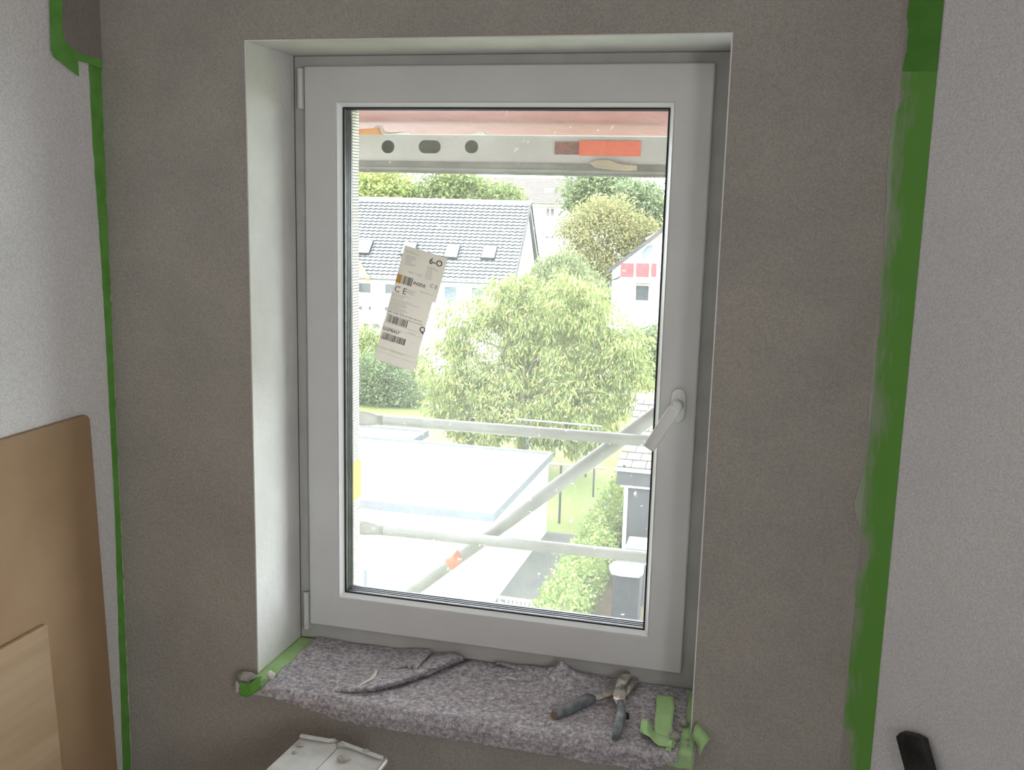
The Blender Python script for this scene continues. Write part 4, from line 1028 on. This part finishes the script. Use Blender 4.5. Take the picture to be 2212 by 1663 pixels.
# house at right with red balcony
rh = thing('gabled_house', 'white gabled house with red balcony at the right', 'house', (-3.5, 50, G))
gy = 45.5
e1 = at(1310,585,y=gy-.5); a1 = at(1437,487,y=gy-.5); sl = (a1.z-e1.z)/(a1.x-e1.x)
ax = -1.6; az = e1.z+(ax-e1.x)*sl; ex2 = 2*ax-e1.x
for q in ([(e1.x,e1.z),(ax,az)], [(ex2,e1.z),(ax,az)]):
    w = MB().prism([(q[0][0],gy-.5,q[0][1]),(q[1][0],gy-.5,q[1][1]),(q[1][0],gy-.5,q[1][1]-.22),(q[0][0],gy-.5,q[0][1]-.16)], (0,11,0)); w.build('roof', mat('grey_roof', (.06,.06,.065), (.09,.09,.09), 1, .8), rh)
wx0 = at(1322,600,y=gy).x; wx1 = 2*ax-wx0
w = MB().prism([(wx0,gy,G),(wx1,gy,G),(wx1,gy,e1.z+(wx0-e1.x)*sl-.15),(ax,gy,az-.22),(wx0,gy,e1.z+(wx0-e1.x)*sl-.15)], (0,10,0)); w.build('wall', EXTW, rh)
fwin(rh, 1373,617,1402,648, gy-.01, WGLASS)
a, b = at(1372,617,y=gy-.08), at(1403,613,y=gy-.08); w = MB().box((a.x,gy-.08,a.z),(b.x,gy-.02,b.z)); w.build('shutter_box', mat('pinkish_shutter', (.45,.33,.28), None), rh)
w = MB().prism([at(px,py,y=gy-.04) for px,py in ((1386,547),(1399,531),(1409,529),(1408,560),(1386,562))], (0,.1,0)); w.build('balcony_door', mat('bluish_glass', (.22,.28,.33), None, rough=.3), rh)
w = MB().prism([at(px,py,y=gy-.3) for px,py in ((1393,515),(1425,497),(1424,524),(1408,527))], (0,.35,0)); w.build('eave_beam', mat('tan_soffit', (.45,.36,.30), None), rh)
RED = mat('red_balcony_panel', (.42,.055,.065), (.46,.08,.09), 3, .6)
for x0, x1 in ((1340,1370),(1373,1403),(1406,1419)):
    a, b = at(x0,598,y=gy-1.1), at(x1,569,y=gy-1.1); w = MB().box((a.x,gy-1.13,a.z),(b.x,gy-1.08,b.z)); w.build('balcony_panel', RED, rh)
a, b = at(1336,604,y=gy-1.1), at(1424,600,y=gy-1.1); w = MB().box((a.x,gy-1.1,a.z-.1),(b.x+2,gy,a.z+.04)); w.build('balcony_floor', mat('pale_slab', (.5,.5,.48), None), rh)
w = MB().tube([(wx0-.06,gy-.1,G),(wx0-.06,gy-.1,at(1320,606,y=gy).z),at(1334,601,y=gy-.3),at(1338,598,y=gy-1.0)], .045, 8); w.build('downpipe', mat('grey_verge'  , (.06,.063,.065)), rh)
z1_, z2_ = at(1322,676,y=gy-.2).z, at(1310,706,y=gy-2.5).z
w = MB().prism([(wx0-.1,gy,z1_),(2,gy,z1_),(2,gy-2.6,z2_),(wx0-.9,gy-2.6,z2_)], (0,0,-.12)); w.build('porch_roof', ROOFW, rh)
w = MB().box((wx0-.4,gy-2.3,G),(2,gy-2.1,z2_-.1)); w.build('porch_wall', EXTW, rh)
fwin(rh, 1352,711,1362,716, gy-2.32, WGLASS); fwin(rh, 1366,711,1388,717, gy-2.32, WGLASS)

# ================================================================== PLANTS
def leaves(name, blobs, n, size, m, parent, droop=.6, clusters=200, spread=.28, seed=1, aspect=.38, shell=.45, kind='stuff'):
    rs = np.random.RandomState(seed)
    bl = np.array([[*b[0], *b[1]] for b in blobs]); vol = (bl[:,3]*bl[:,4]*bl[:,5])**(2/3)
    idx = rs.choice(len(blobs), clusters, p=vol/vol.sum())
    dr = rs.normal(size=(clusters,3)); dr /= np.linalg.norm(dr,axis=1)[:,None]
    rad = 1-shell*rs.rand(clusters)**1.6
    cc = bl[idx,:3] + dr*bl[idx,3:]*rad[:,None]
    ci = rs.randint(0, clusters, n)
    c = cc[ci] + rs.normal(size=(n,3))*spread*np.array([1,1,.8])
    out = dr[ci]
    d = rs.normal(size=(n,3))*.55 + out*.6 + np.array([0,0,-droop*1.6])
    d /= np.linalg.norm(d,axis=1)[:,None]
    s = np.cross(d, rs.normal(size=(n,3))); s /= np.linalg.norm(s,axis=1)[:,None]
    L_ = size*(.6+.8*rs.rand(n))[:,None]
    nn = np.cross(d, s)
    v = np.empty((n,4,3)); v[:,0] = c; v[:,1] = c+d*L_*.5+s*L_*aspect/2+nn*L_*.06; v[:,2] = c+d*L_; v[:,3] = c+d*L_*.5-s*L_*aspect/2+nn*L_*.06
    v = v.reshape(-1,3)
    v[:,2] = np.maximum(v[:,2], G+.02)
    off = parent_loc(parent) if parent else Vector((0,0,0))
    v = v - np.array(off)
    me = bpy.data.meshes.new(name)
    me.vertices.add(n*4); me.vertices.foreach_set('co', v.ravel().astype(np.float32))
    me.loops.add(n*4); me.loops.foreach_set('vertex_index', np.arange(n*4, dtype=np.int32))
    me.polygons.add(n); me.polygons.foreach_set('loop_start', np.arange(0, n*4, 4, dtype=np.int32))
    try: me.polygons.foreach_set('loop_total', np.full(n, 4, dtype=np.int32))
    except Exception: pass
    me.update(calc_edges=True); me.validate()
    me.materials.append(m)
    o = bpy.data.objects.new(name, me); COL.objects.link(o)
    if parent: o.parent = parent
    return o, cc
def B_(px, py, rpx, dep, k=1.0, kz=1.0):
    c = at(px,py,y=dep); r = rpx*(dep+2)/F
    return (tuple(c), (r, r*k, r*kz))
def tree(name, label, cat, blobs, n, size, cols, dep, trunk_px, tr=.16, group=None, droop=.6, clusters=200, spread=.28, seed=1, aspect=.38, branches=14, shell=.45, ground=True):
    tx = at(trunk_px, 800, y=dep).x
    t = thing(name, label, cat, (tx, dep, G), group)
    fo_, cc = leaves('foliage', blobs, n, size, leafmat(name+'_leaf', cols), t, droop, clusters, spread, seed, aspect, shell)
    rs = random.Random(seed)
    zc_ = sum(b[0][2] for b in blobs)/len(blobs)
    w = MB(); top_ = Vector((tx, dep, zc_))
    w.tube([(tx,dep,G-.05),(tx+.05,dep,(G+zc_)/2),top_], [tr,tr*.8,tr*.45], 8)
    w.build('trunk', BARK, t, smooth=True)
    w = MB()
    for k in range(branches):
        e = Vector(cc[rs.randrange(len(cc))]); s_ = Vector((tx,dep,G+(zc_-G)*rs.uniform(.55,1))); mid = s_.lerp(e,.5)+Vector((rs.uniform(-.3,.3),rs.uniform(-.3,.3),rs.uniform(0,.4)))
        w.tube([s_, mid, e], [tr*.35, tr*.2, .012], 5)
    w.build('branches', BARK, t, smooth=True)
    return t
g1c = [(.09,.15,.045),(.22,.30,.09),(.33,.37,.12),(.44,.42,.15)]
# big cherry in the middle
D = 31
tree('cherry_tree', 'big bright green tree with drooping leaves in the middle of the garden', 'tree',
     [B_(1080,760,120,D+1), B_(1230,760,130,D+1.2), B_(1170,690,110,D+1), B_(1060,660,50,D), B_(1120,640,45,D+.5), B_(1230,650,60,D), B_(1270,670,55,D), B_(980,800,75,D), B_(1330,800,80,D+.5), B_(1100,870,100,D), B_(1250,880,100,D), B_(985,690,45,D), B_(1000,880,80,D+.5), B_(1360,840,60,D), B_(1180,900,70,D-.5), B_(1350,740,50,D), B_(965,870,45,D),B_(1150,920,45,D-.8), B_(1000,930,28,D-.5), B_(1060,930,35,D-.6), B_(1230,935,30,D-.8), B_(1090,615,22,D)],
     62000, .17, g1c, D, 1130, .17, droop=.8, clusters=1350, spread=.165, seed=3, aspect=.30)
# spiky light tree behind it
D = 41
tree('slender_tree', 'pale silvery green bushy tree behind the big garden tree', 'tree',
     [B_(1215,620,60,D), B_(1185,600,38,D), B_(1250,640,60,D), B_(1222,575,22,D,1,1.6), B_(1180,580,18,D,1,1.5), B_(1240,600,30,D,1,1.3), B_(1290,640,30,D), B_(1190,655,50,D), B_(1160,610,20,D,1,1.5), B_(1208,540,9,D,1,2.4)],
     14000, .15, [(.13,.17,.065),(.22,.27,.12),(.32,.36,.18)], D, 1215, .12, droop=-.4, clusters=500, spread=.2, seed=5, aspect=.35)
# olive tree
D = 54
tree('maple_tree', 'rounded olive-yellow tree behind the right-hand house', 'tree',
     [B_(1310,520,75,D), B_(1265,570,60,D), B_(1350,560,70,D), B_(1290,470,40,D), B_(1330,470,40,D), B_(1240,500,35,D), B_(1300,620,70,D), B_(1370,510,45,D), B_(1290,680,60,D), B_(1400,530,45,D)],
     46000, .15, [(.16,.19,.08),(.25,.27,.11),(.36,.34,.14),(.42,.33,.12)], D, 1300, .3, droop=.3, clusters=900, spread=.3, seed=7, aspect=.5)
# tall airy tree at upper right
D = 62
tree('acacia_tree', 'tall airy tree with see-through crown at the upper right', 'tree',
     [B_(1250,400,32,D), B_(1300,400,40,D), B_(1280,430,40,D), B_(1235,430,20,D), B_(1350,420,40,D), B_(1330,400,30,D), B_(1240,460,16,D)],
     5500, .26, [(.10,.15,.06),(.17,.22,.10),(.24,.29,.13)], D, 1340, .2, droop=.2, clusters=260, spread=.38, seed=9, aspect=.5, branches=26)
D = 60
tree('acacia_tree', 'dense blue-green tree above the roof of the right-hand house', 'tree',
     [B_(1395,440,40,D), B_(1420,480,35,D), B_(1370,470,35,D), B_(1360,420,22,D), B_(1400,520,35,D), B_(1440,520,30,D)],
     11000, .24, [(.12,.17,.08),(.19,.25,.12),(.27,.32,.16)], D, 1400, .25, droop=.2, clusters=400, spread=.35, seed=11, aspect=.5)
# upper left trees
D = 63
tree('linden_tree', 'bright green tree above the ridge at the upper left', 'tree',
     [B_(800,410,45,D), B_(850,410,45,D), B_(780,440,45,D), B_(830,440,50,D), B_(870,430,38,D), B_(785,385,22,D)],
     15000, .24, [(.17,.25,.05),(.28,.38,.09),(.38,.44,.13),(.45,.36,.10)], D, 830, .25, droop=.2, clusters=500, spread=.35, seed=13, aspect=.55)
tree('oak_tree', 'darker branching tree above the middle of the ridge', 'tree',
     [B_(930,400,35,D), B_(980,400,38,D), B_(1020,420,35,D), B_(960,430,40,D), B_(1060,425,28,D), B_(1100,430,25,D), B_(1000,385,20,D), B_(910,425,25,D)],
     9500, .24, [(.10,.14,.045),(.19,.26,.08),(.29,.35,.12)], D, 970, .28, droop=.2, clusters=420, spread=.32, seed=15, aspect=.5, branches=30)
# shrubs
D = 41
tree('garden_shrub', 'dark blue-green shrub at the left above the lawn', 'shrub',
     [B_(800,840,50,D), B_(850,840,48,D), B_(780,810,40,D), B_(830,800,40,D), B_(890,850,38,D), B_(760,850,40,D)],
     13000, .14, [(.09,.14,.065),(.16,.23,.11),(.24,.30,.15)], D, 830, .06, droop=.2, clusters=600, spread=.2, seed=17, aspect=.5, branches=5)
D = 43
tree('garden_shrub', 'yellow-green bush behind the dark shrub under the house windows', 'shrub',
     [B_(800,750,38,D), B_(840,740,32,D), B_(780,720,28,D), B_(870,770,35,D), B_(820,780,45,D), B_(900,800,35,D), B_(770,770,36,D)],
     11000, .15, [(.14,.20,.05),(.25,.33,.09),(.36,.40,.13)], D, 830, .06, droop=.4, clusters=600, spread=.2, seed=19, aspect=.4, branches=5)
D = 38
tree('garden_shrub', 'blue-green bush in front of the right-hand house', 'shrub',
     [B_(1395,745,30,D), B_(1415,770,30,D), B_(1380,730,18,D), B_(1410,720,20,D), B_(1400,800,40,D), B_(1425,740,25,D)],
     8000, .13, [(.10,.15,.07),(.18,.25,.12),(.27,.33,.16)], D, 1400, .05, droop=.2, clusters=350, spread=.18, seed=21, aspect=.45, branches=4)
# hedge
hg = thing('hedge', 'long clipped light green hedge beside the driveway', 'hedge', (-3.1, 23, G))
bl = []
for k in range(26):
    yy = 15.6+k*.55; bl.append(((-3.12+.06*math.sin(k*1.7), yy, G+.62+.05*math.sin(k*2.3)), (.46,.42,.62)))
o, _ = leaves('foliage', bl, 42000, .085, leafmat('hedge_leaf', [(.08,.14,.03),(.17,.26,.06),(.27,.36,.10),(.34,.36,.13)]), hg, .1, 2600, .09, 23, .6, .25)
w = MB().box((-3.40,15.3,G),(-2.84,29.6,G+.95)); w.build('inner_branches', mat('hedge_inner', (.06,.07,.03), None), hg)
# heather by the fence
w_ = thing('flower_bed', 'pinkish low plants at the foot of the driveway', 'plants', (-4.4, 19.4, G), kind='stuff')
a = at(1150,1312,z=G+.3); b = at(1215,1312,z=G+.3)
leaves('foliage', [((a.x+(b.x-a.x)*k/5, a.y-.2*(k%2), G+.15), (.3,.3,.2)) for k in range(6)], 5000, .06, leafmat('heather_leaf', [(.22,.17,.12),(.36,.25,.22),(.30,.31,.16)]), w_, -.2, 200, .08, 25, .5, .6)
